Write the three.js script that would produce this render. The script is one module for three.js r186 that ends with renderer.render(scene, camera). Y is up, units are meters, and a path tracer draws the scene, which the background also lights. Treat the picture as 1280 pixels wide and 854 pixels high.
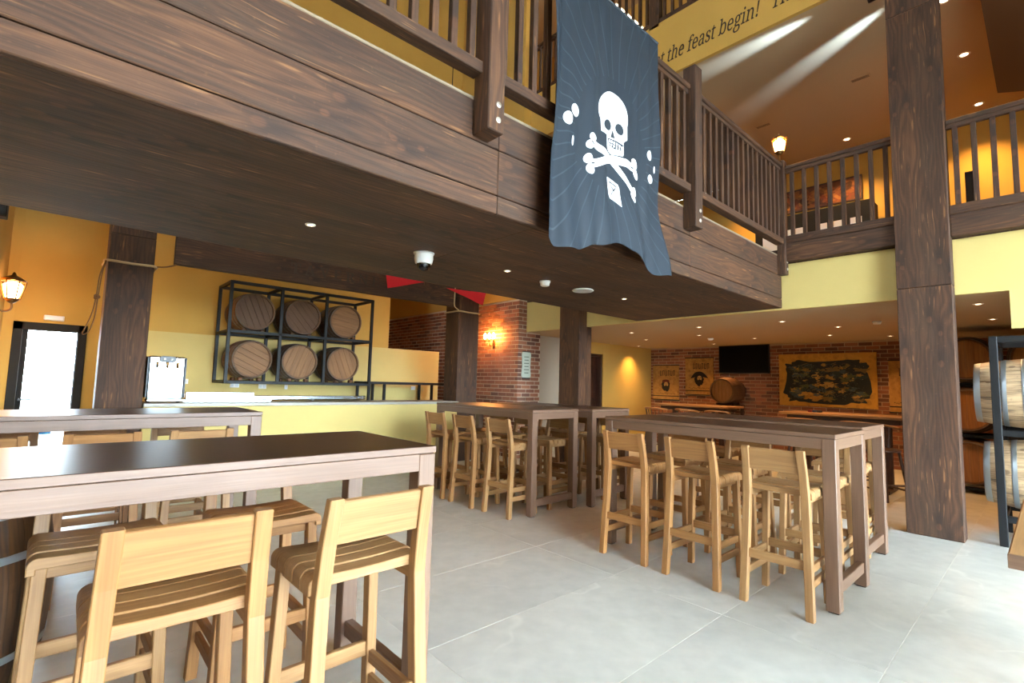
import * as THREE from 'three';
import { mergeGeometries } from 'three/addons/utils/BufferGeometryUtils.js';
import { FontLoader } from 'three/addons/loaders/FontLoader.js';
import { TextGeometry } from 'three/addons/geometries/TextGeometry.js';

// ---------------------------------------------------------------- camera, sky, sun, exposure
const scene = new THREE.Scene();
const rad = Math.PI / 180;
const camera = new THREE.PerspectiveCamera(69.414, 1280 / 854, 0.05, 120);
camera.position.set(0, 1.37, 0);
{
  const yaw = 42.404 * rad, pitch = 4.889 * rad;
  camera.lookAt(Math.sin(yaw) * Math.cos(pitch), 1.37 + Math.sin(pitch), -Math.cos(yaw) * Math.cos(pitch));
  camera.rotateZ(1.463 * rad);
}
camera.updateMatrixWorld();
scene.background = new THREE.Color(0.70, 0.87, 1.0);
scene.backgroundIntensity = 58;
const renderer = new THREE.WebGLRenderer({ antialias: true });
renderer.toneMapping = THREE.LinearToneMapping;
renderer.toneMappingExposure = 1.0;
renderer.shadowMap.enabled = true;
const LAMP = 1.0;                                                  // one factor for all the warm lamps

// ---------------------------------------------------------------- helpers
let seed = 7;
function rnd() { seed |= 0; seed = seed + 0x6D2B79F5 | 0; let t = Math.imul(seed ^ seed >>> 15, 1 | seed); t = t + Math.imul(t ^ t >>> 7, 61 | t) ^ t; return ((t ^ t >>> 14) >>> 0) / 4294967296; }
const lerp = (a, b, t) => a + (b - a) * t, clamp = (x, a = 0, b = 1) => Math.min(b, Math.max(a, x)), smooth = (a, b, x) => { const t = clamp((x - a) / (b - a)); return t * t * (3 - 2 * t); };
function hash(x, y, s) { let h = Math.imul(x, 374761393) ^ Math.imul(y, 668265263) ^ Math.imul(s, 1274126177); h = Math.imul(h ^ h >>> 13, 1274126177); return ((h ^ h >>> 16) >>> 0) / 4294967296; }
function noise(x, y, px, py, s) {                                  // value noise that repeats every px, py
  const xi = Math.floor(x), yi = Math.floor(y), fx = x - xi, fy = y - yi, u = fx * fx * (3 - 2 * fx), v = fy * fy * (3 - 2 * fy);
  const m = (a, p) => ((a % p) + p) % p;
  return lerp(lerp(hash(m(xi, px), m(yi, py), s), hash(m(xi + 1, px), m(yi, py), s), u), lerp(hash(m(xi, px), m(yi + 1, py), s), hash(m(xi + 1, px), m(yi + 1, py), s), u), v);
}
function fbm(x, y, px, py, s, n = 4) { let a = 0, w = 0.5, t = 0; for (let i = 0; i < n; i++) { a += w * noise(x, y, px, py, s + i); t += w; x *= 2; y *= 2; px *= 2; py *= 2; w *= 0.5; } return a / t; }
function tex(w, h, fn, srgb = true) {                              // fn(u, v) -> [r, g, b] in 0..1
  const d = new Uint8Array(w * h * 4);
  for (let j = 0; j < h; j++) for (let i = 0; i < w; i++) {
    const c = fn(i / w, j / h), k = (j * w + i) * 4;
    d[k] = clamp(c[0]) * 255; d[k + 1] = clamp(c[1]) * 255; d[k + 2] = clamp(c[2]) * 255; d[k + 3] = 255;
  }
  const t = new THREE.DataTexture(d, w, h); t.wrapS = t.wrapT = THREE.RepeatWrapping; t.magFilter = THREE.LinearFilter; t.minFilter = THREE.LinearMipmapLinearFilter; t.generateMipmaps = true;
  if (srgb) t.colorSpace = THREE.SRGBColorSpace; t.needsUpdate = true; return t;
}
const rgb = (h) => [(h >> 16 & 255) / 255, (h >> 8 & 255) / 255, (h & 255) / 255];
const mixc = (a, b, t) => [lerp(a[0], b[0], t), lerp(a[1], b[1], t), lerp(a[2], b[2], t)];

// wood: u runs with the grain over 2 m, v across over 0.5 m
function woodTex(dark, mid, light, o = {}) {
  const { knots = 9, streak = 0.5, s = 1, pale = null, paleAmount = 0 } = o, W = o.w || 1024, H = o.h || 256, K = [];
  const r = (i, j) => hash(i, j, s + 90);
  for (let i = 0; i < knots; i++) K.push([r(i, 1), r(i, 2), 0.012 + 0.016 * r(i, 3)]);
  const [D, M, L] = [rgb(dark), rgb(mid), rgb(light)], P = pale && rgb(pale);
  const height = new Float32Array(W * H);
  const map = tex(W, H, (u, v) => {
    let vv = v, kn = 0;
    for (const [ku, kv, kr] of K) {                                // grain flows round the knots
      let du = (u - ku); du -= Math.round(du); let dv = (v - kv); dv -= Math.round(dv); const a = du * 2 / 0.16, b = dv * 0.5 / (kr * 2.2), g = Math.exp(-a * a - b * b);
      vv += g * Math.sign(dv || 1) * 0.035; const dd = Math.hypot(du * 2 / 1.5, dv * 0.5) / kr; kn = Math.max(kn, 1 - smooth(0.6, 1.1, dd));
    }
    const warp = fbm(u * 3, v * 4, 3, 4, s + 5, 3) - 0.5;
    const ring = 0.5 + 0.5 * Math.sin((vv * 26 + warp * 9) * Math.PI * 2 * 0.5);
    const fine = noise(u * 14, vv * 190, 14, 190, s + 11), broad = fbm(u * 4, vv * 6, 4, 6, s + 21, 4);
    let t = clamp(0.15 + 0.35 * broad + streak * 0.4 * ring * (0.4 + broad) + 0.28 * (fine - 0.5));
    let c = t < 0.5 ? mixc(D, M, t * 2) : mixc(M, L, t * 2 - 1);
    if (o.worn) {                                                  // grey stain clouds, pale knots with a dark smear along the grain
      c = mixc(c, [0.36, 0.33, 0.32], 0.45 * smooth(0.45, 0.75, fbm(u * 5, v * 3, 5, 3, s + 61, 4)));
      let sm = 0; for (const [ku, kv, kr] of K) { let du = u - ku - 0.03; du -= Math.round(du); let dv = v - kv; dv -= Math.round(dv); sm = Math.max(sm, Math.exp(-((du * 2 / 0.10) ** 2) - ((dv * 0.5 / (kr * 1.3)) ** 2))); }
      c = mixc(c, D, 0.7 * sm); c = mixc(c, [0.55, 0.42, 0.32], kn * 0.5 * (0.4 + fine));
    } else c = mixc(c, D, kn * 0.75);
    let hgt = 0.5 + 0.35 * (fine - 0.5) + 0.2 * (ring - 0.5) - 0.2 * kn;
    if (P) {                                                       // raised grain where the stain has worn through
      const sc = noise(u * 14, vv * 80 + warp * 8, 14, 80, s + 31), area = fbm(u * 6, v * 4, 6, 4, s + 41, 3);
      const q = smooth(0.72, 0.92, sc) * smooth(0.44, 0.62, area) + smooth(0.86, 0.97, noise(u * 90, vv * 60, 90, 60, s + 51)) * 0.25;
      c = mixc(c, P, q * paleAmount); hgt += q * 0.3;
    }
    height[Math.round(v * H) * W + Math.round(u * W)] = hgt;
    return c;
  });
  const bump = tex(W, H, (u, v) => { const q = height[Math.round(v * H) * W + Math.round(u * W)]; return [q, q, q]; }, false);
  return { map, bump };
}
const std = (o) => new THREE.MeshStandardMaterial(o);
function woodMat(w, color, roughness, bumpScale = 0.0015) { return std({ map: w.map, bumpMap: w.bump, bumpScale, color, roughness }); }

const stainW = woodTex(0x33261e, 0x67513f, 0x957b66, { knots: 8, streak: 0.6, s: 3, pale: 0xd0b692, paleAmount: 0.6, worn: true });
const oakW = woodTex(0x7e5934, 0x9c7448, 0xb59062, { knots: 2, streak: 0.45, s: 17 });
const tableW = woodTex(0x604636, 0x735744, 0x866a55, { knots: 0, streak: 0.25, s: 29 });
const barrelW = woodTex(0x7d5c3a, 0xa17d55, 0xb8966c, { knots: 3, streak: 0.4, s: 41 });
const oldW = woodTex(0x2c2013, 0x7c5a2e, 0xa9854e, { knots: 16, streak: 0.5, s: 53, pale: 0x1a140e, paleAmount: 0.8 });
const paleW = woodTex(0x6b5238, 0xc0a27c, 0xd8be98, { knots: 12, streak: 0.35, s: 59, pale: 0x3a3128, paleAmount: 0.6 });
const plasterT = tex(256, 256, (u, v) => { const q = 0.5 + 0.5 * (fbm(u * 24, v * 24, 24, 24, 61, 4) - 0.5); return [q, q, q]; }, false);
const tintT = tex(256, 256, (u, v) => { const q = 0.955 + 0.07 * (fbm(u * 4, v * 4, 4, 4, 66, 5) - 0.5); return [q, q, q]; });
const stoneT = tex(1024, 1024, (u, v) => {
  const a = fbm(u * 5, v * 5, 5, 5, 71, 5), b = fbm(u * 40, v * 40, 40, 40, 75, 3), w = fbm(u * 4 + 3, v * 4, 4, 4, 79, 4);
  const vein = smooth(0.016, 0.0, Math.abs(w - 0.5)) * smooth(0.5, 0.62, fbm(u * 7, v * 7, 7, 7, 83, 3));
  const q = 0.745 + 0.10 * (a - 0.5) + 0.07 * (b - 0.5) + 0.04 * vein; return [q, q * 0.985, q * 0.95];
});

const M = {
  timber: woodMat(stainW, 0xb8946f, 0.74, 0.002),
  oak: [woodMat(oakW, 0xffffff, 0.5, 0.0006), woodMat(oakW, 0xf6ead8, 0.5, 0.0006), woodMat(oakW, 0xffeed6, 0.5, 0.0006)],
  table: woodMat(tableW, 0xffffff, 0.42, 0.0005),
  tabletop: woodMat(tableW, 0x8c8078, 0.36, 0.0004),
  barrel: woodMat(barrelW, 0xffffff, 0.6, 0.001), barrelDark: woodMat(barrelW, 0xa48e70, 0.65, 0.001), barrelPale: woodMat(paleW, 0xffffff, 0.65, 0.001), barrelOld: woodMat(oldW, 0x9a8468, 0.6, 0.001), barrelAmber: woodMat(barrelW, 0xf0cc8c, 0.6, 0.001), barrelHead: woodMat(barrelW, 0xdcc4a4, 0.62, 0.001),
  hoop: std({ color: 0x6a6b6c, roughness: 0.45, metalness: 0.85 }), zinc: std({ color: 0xa9b2b8, roughness: 0.4, metalness: 0.8 }),
  yellow: std({ color: 0xcba24e, map: tintT, bumpMap: plasterT, bumpScale: 0.0006, roughness: 0.85 }),
  yellowPaleDaylit: std({ color: 0xd2ba72, map: tintT, bumpMap: plasterT, bumpScale: 0.0006, roughness: 0.8 }),  // paler backsplash paint; on bulkhead and bar front, daylight put into the yellow
  white: std({ color: 0xb49b78, roughness: 0.9, bumpMap: plasterT, bumpScale: 0.0004 }),
  taupe: std({ color: 0xa89a86, roughness: 0.9, bumpMap: plasterT, bumpScale: 0.0004 }),
  mortar: std({ color: 0xcab69e, roughness: 0.95 }), mortarDark: std({ color: 0xb39a7c, roughness: 0.95 }),
  brick: [0x88543a, 0x966042, 0x774832, 0x8d5a40, 0x664030].map((color) => std({ color, roughness: 0.9, bumpMap: plasterT, bumpScale: 0.003 })),
  edge: std({ color: 0x87765f, roughness: 0.9, bumpMap: plasterT, bumpScale: 0.003 }),
  grout: std({ color: 0xcac5b8, roughness: 0.9 }),
  tile: [0xffffff, 0xfbf9f4, 0xf5f4f0].map((color) => std({ color, map: stoneT, roughness: 0.5 })),
  steel: std({ color: 0x151618, roughness: 0.5, metalness: 0.4 }),
  stainless: std({ color: 0xc9cdd0, roughness: 0.22, metalness: 1 }),
  black: std({ color: 0x0c0c0d, roughness: 0.35 }), blackMatt: std({ color: 0x131211, roughness: 0.8 }),
  plastic: std({ color: 0xe8e6e0, roughness: 0.45 }), smoked: std({ color: 0x08080a, roughness: 0.08 }),
  rope: std({ color: 0xb49a70, roughness: 0.95 }), ropeDark: std({ color: 0x6e4f2e, roughness: 0.95 }),
  darkDoor: woodMat(stainW, 0x9c6a4c, 0.5, 0.001),
  brass: std({ color: 0x6b4c26, roughness: 0.35, metalness: 0.8 }),
  bolt: std({ color: 0xb9b2a4, roughness: 0.4, metalness: 0.7 }),
  glass: new THREE.MeshPhysicalMaterial({ color: 0xffffff, transmission: 1, thickness: 0, roughness: 0.0, ior: 1.45 }),
  bulb: std({ color: 0xfff0d0, emissive: 0xffdfa8, emissiveIntensity: 26, roughness: 0.4 }),
  lens: std({ color: 0xfff4e0, emissive: 0xffe6c0, emissiveIntensity: 14, roughness: 0.4 }),
  terrace: std({ color: 0x6e6c66, roughness: 0.9 }),
};

// ---- geometry
function place(g, x = 0, y = 0, z = 0, rx = 0, ry = 0, rz = 0) { if (rx || ry || rz) g.applyMatrix4(new THREE.Matrix4().makeRotationFromEuler(new THREE.Euler(rx, ry, rz))); g.translate(x, y, z); return g; }
function grainUV(g, axis, scale = [2, 0.5]) {                     // uv in metres, u along the grain axis, with a random shift
  if (g.index) g = g.toNonIndexed();
  const p = g.attributes.position, n = p.count, uv = new Float32Array(n * 2), ou = rnd(), ov = rnd(), ga = 'xyz'.indexOf(axis);
  const a = new THREE.Vector3(), b = new THREE.Vector3(), c = new THREE.Vector3(), get = (i, k) => p.array[i * 3 + k];
  for (let i = 0; i < n; i += 3) {
    a.fromBufferAttribute(p, i); b.fromBufferAttribute(p, i + 1).sub(a); c.fromBufferAttribute(p, i + 2).sub(a); b.cross(c);
    const v = [Math.abs(b.x), Math.abs(b.y), Math.abs(b.z)], d = v.indexOf(Math.max(...v)), rest = [0, 1, 2].filter((k) => k !== d);
    let iu = rest[0], iv = rest[1]; if (iv === ga) [iu, iv] = [iv, iu];
    for (let k = 0; k < 3; k++) { uv[(i + k) * 2] = get(i + k, iu) / scale[0] + ou; uv[(i + k) * 2 + 1] = get(i + k, iv) / scale[1] + ov; }
  }
  g.setAttribute('uv', new THREE.BufferAttribute(uv, 2)); return g;
}
function cbox(w, h, d, c = 0.004, grain = null, scale) {          // chamfered box, 44 triangles
  c = Math.min(c, w * 0.4, h * 0.4, d * 0.4);
  const hx = w / 2, hy = h / 2, hz = d / 2, P = (sx, sy, sz, f) => [sx * (hx - (f === 0 ? 0 : c)), sy * (hy - (f === 1 ? 0 : c)), sz * (hz - (f === 2 ? 0 : c))], out = [];
  const tri = (p, q, r) => { const nx = (q[1] - p[1]) * (r[2] - p[2]) - (q[2] - p[2]) * (r[1] - p[1]), ny = (q[2] - p[2]) * (r[0] - p[0]) - (q[0] - p[0]) * (r[2] - p[2]), nz = (q[0] - p[0]) * (r[1] - p[1]) - (q[1] - p[1]) * (r[0] - p[0]); if (nx * (p[0] + q[0] + r[0]) + ny * (p[1] + q[1] + r[1]) + nz * (p[2] + q[2] + r[2]) < 0) [q, r] = [r, q]; out.push(...p, ...q, ...r); };
  const quad = (a, b, e, f) => { tri(a, b, e); tri(a, e, f); }, S = [-1, 1];
  for (const s of S) { quad(P(s, -1, -1, 0), P(s, 1, -1, 0), P(s, 1, 1, 0), P(s, -1, 1, 0)); quad(P(-1, s, -1, 1), P(1, s, -1, 1), P(1, s, 1, 1), P(-1, s, 1, 1)); quad(P(-1, -1, s, 2), P(1, -1, s, 2), P(1, 1, s, 2), P(-1, 1, s, 2)); }
  for (const s of S) for (const t of S) { quad(P(s, t, -1, 0), P(s, t, 1, 0), P(s, t, 1, 1), P(s, t, -1, 1)); quad(P(s, -1, t, 0), P(s, 1, t, 0), P(s, 1, t, 2), P(s, -1, t, 2)); quad(P(-1, s, t, 1), P(1, s, t, 1), P(1, s, t, 2), P(-1, s, t, 2)); for (const q of S) tri(P(s, t, q, 0), P(s, t, q, 1), P(s, t, q, 2)); }
  const g = new THREE.BufferGeometry(); g.setAttribute('position', new THREE.BufferAttribute(new Float32Array(out), 3)); g.computeVertexNormals();
  return grainUV(g, grain || 'xyz'[[w, h, d].indexOf(Math.max(w, h, d))], scale);
}
// box between two corners, pushed to its place
function bb(x0, x1, y0, y1, z0, z1, c = 0.004, grain, scale) { return place(cbox(Math.abs(x1 - x0), Math.abs(y1 - y0), Math.abs(z1 - z0), c, grain, scale), (x0 + x1) / 2, (y0 + y1) / 2, (z0 + z1) / 2); }
function wallBox(x0, x1, y0, y1, z0, z1) { return bb(x0, x1, y0, y1, z0, z1, 0.001, 'y', [2, 2]); }
function lathe(pts, seg = 32) { return new THREE.LatheGeometry(pts.map(([r, y]) => new THREE.Vector2(r, y)), seg); }
function tube(pts, r, seg = 40, rs = 8, closed = false) { return new THREE.TubeGeometry(new THREE.CatmullRomCurve3(pts.map((p) => new THREE.Vector3(...p)), closed), seg, r, rs, closed); }
function plain(g) { if (g.index) g = g.toNonIndexed(); for (const k of Object.keys(g.attributes)) if (!['position', 'normal', 'uv'].includes(k)) g.deleteAttribute(k); if (!g.attributes.uv) g.setAttribute('uv', new THREE.BufferAttribute(new Float32Array(g.attributes.position.count * 2), 2)); return g; }
const merge = (gs) => mergeGeometries(gs.map(plain), false);

// ---- objects
const used = {};
function numbered(name) { const n = used[name] = (used[name] ?? -1) + 1; return n ? name + '_' + String(n).padStart(3, '0') : name; }
function mesh(name, g, m, parent) {
  const o = new THREE.Mesh(Array.isArray(g) ? merge(g) : g, m); o.name = name; o.castShadow = o.receiveShadow = true; parent.add(o); return o;
}
function thing(name, label, category, [x, y, z] = [0, 0, 0], turn = 0, group) {
  const o = new THREE.Group(); o.name = numbered(name); o.position.set(x, y, z); o.rotation.y = turn; o.userData = { label, category }; if (group) o.userData.group = group; scene.add(o); return o;
}
function one(name, label, category, g, m, group) { const o = mesh(numbered(name), g, m, scene); o.userData = { label, category }; if (group) o.userData.group = group; return o; }
function struct(name, g, m, label, category = 'wall') { const o = mesh(numbered(name), g, m, scene); o.userData = { kind: 'structure', label, category }; return o; }
function copy(src, [x, y, z], turn, label, group) {
  const r = src.clone(); r.name = numbered(src.name.replace(/_\d{3}$/, '')); r.position.set(x, y, z); r.rotation.set(0, turn, 0); r.userData = { ...src.userData }; if (label) r.userData.label = label; if (group) r.userData.group = group; scene.add(r); return r;
}
function spot(parent, x, y, z, cd, o = {}) {                      // a lamp that shines down (or towards o.to), placed in its parent
  const l = new THREE.SpotLight(o.color ?? 0xffb25c, cd * LAMP, 0, o.angle ?? 0.95, o.penumbra ?? 0.9, 2); l.position.set(x, y, z); const t = o.to ?? [x, y - 1, z]; l.target.position.set(...t); l.castShadow = true; l.shadow.radius = 1.5; l.shadow.bias = -0.0005; parent.add(l, l.target); return l;
}
function bulbLight(parent, x, y, z, cd, color = 0xffa850) { const l = new THREE.PointLight(color, cd * LAMP, 0, 2); l.position.set(x, y, z); l.castShadow = true; l.shadow.bias = -0.001; parent.add(l); return l; }

// ================================================================ STRUCTURE
const BZ = -8.8, GX = 6.5, TVX = 11.3, CEIL = 2.36, UP = 6.12, ROOF = 10.2, FZ = 5.0;
// floor: slabs with open joints
{
  const floor = struct('floor', wallBox(-5.2, 11.6, -0.2, -0.0015, -12.2, FZ + 0.3), M.grout, 'pale stone slab floor of the tavern hall', 'floor');
  const sx = 1.6, sz = 0.8, cache = [];
  for (let k = 0; k < 4; k++) cache.push(cbox(sx - 0.003, 0.012, sz - 0.003, 0.001, 'x', [3.1, 3.1]));
  let n = 0;
  for (let i = -4; i < 8; i++) for (let j = -15; j < 7; j++) {
    const x = 3.09 + (i - 2 + 0.5) * sx, z = -0.62 + (j + 0.5) * sz;
    if (x - sx / 2 < -5.25 || x + sx / 2 > 11.7 || z - sz / 2 < -12.3 || z + sz / 2 > FZ + 0.4) continue;
    const o = mesh('floor_slab', cache[n % 4], M.tile[(n * 7 + j * j) % 3], floor); o.position.set(x, -0.006, z); n++;
  }
}
struct('ground_terrace', wallBox(-40, 50, -0.35, -0.2, FZ + 0.3, 45), M.terrace, 'grey paved terrace outside the window front', 'ground');
struct('ground_yard', wallBox(-12, 16, -0.35, -0.2, -40, -12.4), M.terrace, 'stone yard outside the glazed door', 'ground');
// back wall behind the bar, with the doorway and the opening beside the brick pier
const DX0 = -0.47, DX1 = 0.24, DH = 2.0;
{
  const t = 0.25, z0 = BZ - t;
  struct('wall_back', [wallBox(-0.85, DX0, 0, ROOF, z0, BZ), wallBox(DX0, DX1, DH, ROOF, z0, BZ), wallBox(DX1, 4.74, 0, ROOF, z0, BZ), wallBox(4.74, GX + 0.5, 3.9, ROOF, z0, BZ)], M.yellow, 'tall mustard yellow wall behind the bar');
  struct('wall_backsplash', wallBox(0.9, 5.9, 0, 2.0, BZ, BZ + 0.06), M.yellowPaleDaylit, 'pale yellow half-height wall panel behind the bar');
  struct('wall_recess', [wallBox(4.49, 4.74, 0, 3.9, -11.9, z0), wallBox(4.49, 6.6, 0, 3.9, -12.1, -11.9), wallBox(4.49, 6.6, 3.9, 4.1, -12.1, z0)], M.yellow, 'yellow walls of the recess beside the brick wall');
  struct('wall_corridor', [wallBox(-0.85, -0.57, 0, ROOF, BZ, -6.5), wallBox(-5.2, -0.57, 0, ROOF, -6.5, -6.25)], M.yellow, 'yellow side wall next to the glazed door');
  struct('wall_left', [wallBox(-5.4, -5.2, 0, 7.0, -6.5, FZ + 0.3), wallBox(-5.4, -5.2, 8.4, ROOF, -6.5, FZ + 0.3), wallBox(-5.4, -5.2, 7.0, 8.4, -6.5, -4.0), wallBox(-5.4, -5.2, 7.0, 8.4, -0.8, FZ + 0.3)], M.yellow, 'yellow side wall of the hall');
  struct('ceiling', wallBox(-5.4, TVX + 0.3, ROOF, ROOF + 0.2, -12.2, FZ + 0.3), M.white, 'high hall ceiling', 'ceiling');
}
// window front behind the camera
{
  const z0 = FZ, z1 = FZ + 0.3, X0 = -5.4, X1 = TVX + 0.3;
  const open = [[-0.8, 3.3, 0.05, 4.2], [4.1, 6.4, 0.05, 4.2]], gs = [];
  gs.push(wallBox(X0, -0.8, 0, ROOF, z0, z1), wallBox(3.3, 4.1, 0, ROOF, z0, z1), wallBox(6.4, X1, 0, ROOF, z0, z1), wallBox(-0.8, 3.3, 4.2, ROOF, z0, z1), wallBox(4.1, 6.4, 4.2, ROOF, z0, z1));
  struct('wall_front', gs, M.yellow, 'window wall of the hall facing the terrace');
  open.forEach(([a, b, c, d], i) => {
    const w = struct('window_' + (i + 1), [bb(a, b, c, c + 0.08, z0 + 0.1, z0 + 0.2), bb(a, b, d - 0.08, d, z0 + 0.1, z0 + 0.2)], M.blackMatt, 'dark framed window front opening onto the terrace', 'window');
    const n = Math.round((b - a) / 1.25);
    for (let k = 0; k <= n; k++) { const x = lerp(a + 0.04, b - 0.04, k / n); mesh('mullion', bb(x - 0.04, x + 0.04, c, d, z0 + 0.1, z0 + 0.2), M.blackMatt, w); }
    mesh('transom', bb(a, b, 2.55, 2.62, z0 + 0.1, z0 + 0.2), M.blackMatt, w);
  });
}
{
  const w = struct('window_3', [bb(-5.35, -5.25, 7.0, 7.08, -4.0, -0.8), bb(-5.35, -5.25, 8.32, 8.4, -4.0, -0.8)], M.blackMatt, 'added unseen clerestory window with a dark frame high in the side wall', 'window');  // unseen clerestory, added to light the parapet and upper walls
  for (let k = 0; k <= 4; k++) { const z = lerp(-3.96, -0.84, k / 4); mesh('mullion', bb(-5.35, -5.25, 7.0, 8.4, z - 0.04, z + 0.04), M.blackMatt, w); }
}
// right side: bulkhead over the back room, gallery floors, back room walls
{
  struct('wall_bulkhead', [wallBox(GX, GX + 0.06, CEIL, 2.92, BZ, FZ), wallBox(GX, GX + 0.06, 2.0, CEIL, -0.23, FZ), wallBox(GX, GX + 0.06, 0, 2.0, 1.0, FZ)], M.yellowPaleDaylit, 'yellow bulkhead below the upper gallery, daylight painted in, plus an added light-blocking wall');  // daylight put into the yellow; last piece is an unseen wall added to block daylight
  struct('wall_upper', [wallBox(GX + 0.2, GX + 0.45, 2.92, UP, BZ, -6.75)], M.yellow, 'yellow upper wall beside the gallery');
  struct('ceiling_back', wallBox(GX + 0.06, TVX, CEIL, 2.55, -7.3, FZ), M.white, 'low white plaster ceiling of the back room', 'ceiling');
  struct('floor_gallery', wallBox(GX + 0.005, TVX, 2.92, 3.12, BZ, FZ), M.timber, 'wooden floor of the upper gallery', 'floor');
  struct('ceiling_gallery', wallBox(GX + 0.06, TVX, UP, UP + 0.2, BZ, FZ), M.white, 'smooth plaster ceiling above the upper gallery', 'ceiling');
  const ban = struct('wall_parapet', wallBox(GX, GX + 0.06, UP, 7.05, BZ, FZ), M.yellow, 'yellow gallery parapet with dark italic lettering');
  const font = await new FontLoader().loadAsync('fonts/droid/droid_serif_regular.typeface.json');
  const tx = new TextGeometry('Let the feast begin!   The', { font, size: 0.215, depth: 0.004, curveSegments: 4 });
  tx.applyMatrix4(new THREE.Matrix4().makeShear(0, 0, 0.28, 0, 0, 0)); tx.computeBoundingBox();
  const full = new TextGeometry('Let the feast begin!', { font, size: 0.215, depth: 0.004, curveSegments: 1 }); full.computeBoundingBox();
  const k = 1.67 / full.boundingBox.max.x; tx.scale(k, 1, 1); tx.rotateY(-Math.PI / 2); tx.translate(GX - 0.001, 6.335, -4.10);
  mesh('lettering', plain(tx), std({ color: 0x2a1c10, roughness: 0.7 }), ban);
  struct('wall_gallery', [wallBox(TVX, TVX + 0.3, 2.92, UP, BZ, FZ), wallBox(GX + 0.2, TVX, 2.92, UP, BZ - 0.25, BZ)], M.yellow, 'warm yellow wall at the back of the upper gallery');
  struct('wall_attic', [wallBox(9.2, 9.4, UP + 0.2, ROOF, BZ, FZ), wallBox(GX, 9.4, UP + 0.2, ROOF, BZ - 0.25, BZ)], M.yellow, 'yellow wall behind the topmost railing');
  // dropped brown ceiling box at the end of the gallery
  const sh = new THREE.Shape([[GX + 0.3, -0.34], [9.7, -0.34], [10.6, 0.9], [10.6, FZ], [GX + 0.3, FZ]].map(([x, z]) => new THREE.Vector2(x, -z)));
  const g = new THREE.ExtrudeGeometry(sh, { depth: 0.4, bevelEnabled: false }); g.rotateX(-Math.PI / 2); g.translate(0, UP - 0.4 + 0.02, 0);
  struct('trim_1', plain(g), std({ color: 0x54351a, roughness: 0.8 }), 'dark brown dropped ceiling box above the gallery', 'trim');
  struct('wall_room', [wallBox(GX + 0.4, 8.62, 0, CEIL, -7.25, -7.0)], M.taupe, 'plain taupe wall beside the brick pier');
  struct('wall_spot', [wallBox(9.26, TVX, 0, CEIL, -7.25, -7.0), wallBox(8.62, 9.26, 2.1, CEIL, -7.25, -7.0)], M.yellow, 'yellow wall with a warm pool of lamplight beside the dark door');
  const d = struct('door_2', bb(8.66, 9.22, 0, 2.06, -7.2, -7.15), M.darkDoor, 'dark brown wooden door in the yellow wall', 'door');
  mesh('door_frame', [bb(8.62, 8.68, 0, 2.1, -7.2, -7.02), bb(9.2, 9.26, 0, 2.1, -7.2, -7.02), bb(8.62, 9.26, 2.04, 2.1, -7.2, -7.02)], M.darkDoor, d);
  mesh('door_panel', [bb(8.76, 9.12, 1.1, 1.85, -7.155, -7.135, 0.006), bb(8.76, 9.12, 0.2, 0.95, -7.155, -7.135, 0.006)], M.darkDoor, d);
}
// glazed door at the back left
{
  const d = struct('door_1', [bb(DX0, DX0 + 0.09, 0, DH, BZ - 0.12, BZ + 0.03), bb(DX1 - 0.09, DX1, 0, DH, BZ - 0.12, BZ + 0.03), bb(DX0, DX1, DH - 0.1, DH, BZ - 0.12, BZ + 0.03)], M.blackMatt, 'glazed door with a black frame and bright daylight outside', 'door');
  mesh('sash', [bb(DX0 + 0.09, DX0 + 0.14, 0.02, DH - 0.1, BZ - 0.09, BZ - 0.04), bb(DX1 - 0.1, DX1 - 0.09, 0.02, DH - 0.1, BZ - 0.09, BZ - 0.04), bb(DX0 + 0.09, DX1 - 0.09, 0.02, 0.12, BZ - 0.09, BZ - 0.04)], M.blackMatt, d);
  mesh('pane', bb(DX0 + 0.1, DX1 - 0.09, 0.1, DH - 0.1, BZ - 0.07, BZ - 0.065, 0.001), M.glass, d);
  mesh('handle', [bb(DX0 + 0.11, DX0 + 0.24, 1.0, 1.02, BZ + 0.0, BZ + 0.02, 0.004), bb(DX0 + 0.105, DX0 + 0.125, 0.99, 1.03, BZ - 0.04, BZ + 0.02, 0.004)], M.black, d);
  mesh('blue_sticker', bb(-0.17, -0.02, 0.56, 0.66, BZ - 0.064, BZ - 0.06, 0.001), std({ color: 0x1580d8, roughness: 0.5 }), d);
}

// ---- brick walls: every brick is a piece; mortar stands back
const brickGeo = {};
function brickG(l, axis) { const key = axis + l.toFixed(3); if (!brickGeo[key]) { const g = axis === 'z' ? new THREE.BoxGeometry(0.03, 0.0625, l) : new THREE.BoxGeometry(l, 0.0625, 0.03); brickGeo[key] = grainUV(g, 'y', [0.5, 0.5]); } return brickGeo[key]; }
function bricks(parent, axis, at, from, to, y0, y1, score, holes = [], keep = 300, list = []) {
  const L = 0.213, J = 0.013, C = 0.0755;
  let row = 0;
  for (let y = y0 + 0.031; y + 0.031 <= y1 + 0.02; y += C, row++) {
    let u = from - (row % 2 ? (L + J) / 2 : 0);
    for (; u < to; u += L + J) {
      const a = Math.max(u, from), b = Math.min(u + L, to); if (b - a < 0.03) continue;
      const m = (a + b) / 2, p = axis === 'z' ? [at + (rnd() - 0.5) * 0.006, y, m] : [m, y, at + (rnd() - 0.5) * 0.006];
      if (holes.some(([h0, h1, v0, v1]) => a > h0 && b < h1 && y - 0.031 > v0 && y + 0.031 < v1)) continue;
      list.push({ g: brickG(Math.round((b - a) * 200) / 200 - 0.0025, axis), p, s: score(p), c: Math.floor(rnd() * 5), parent });
    }
  }
  return list;
}
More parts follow.
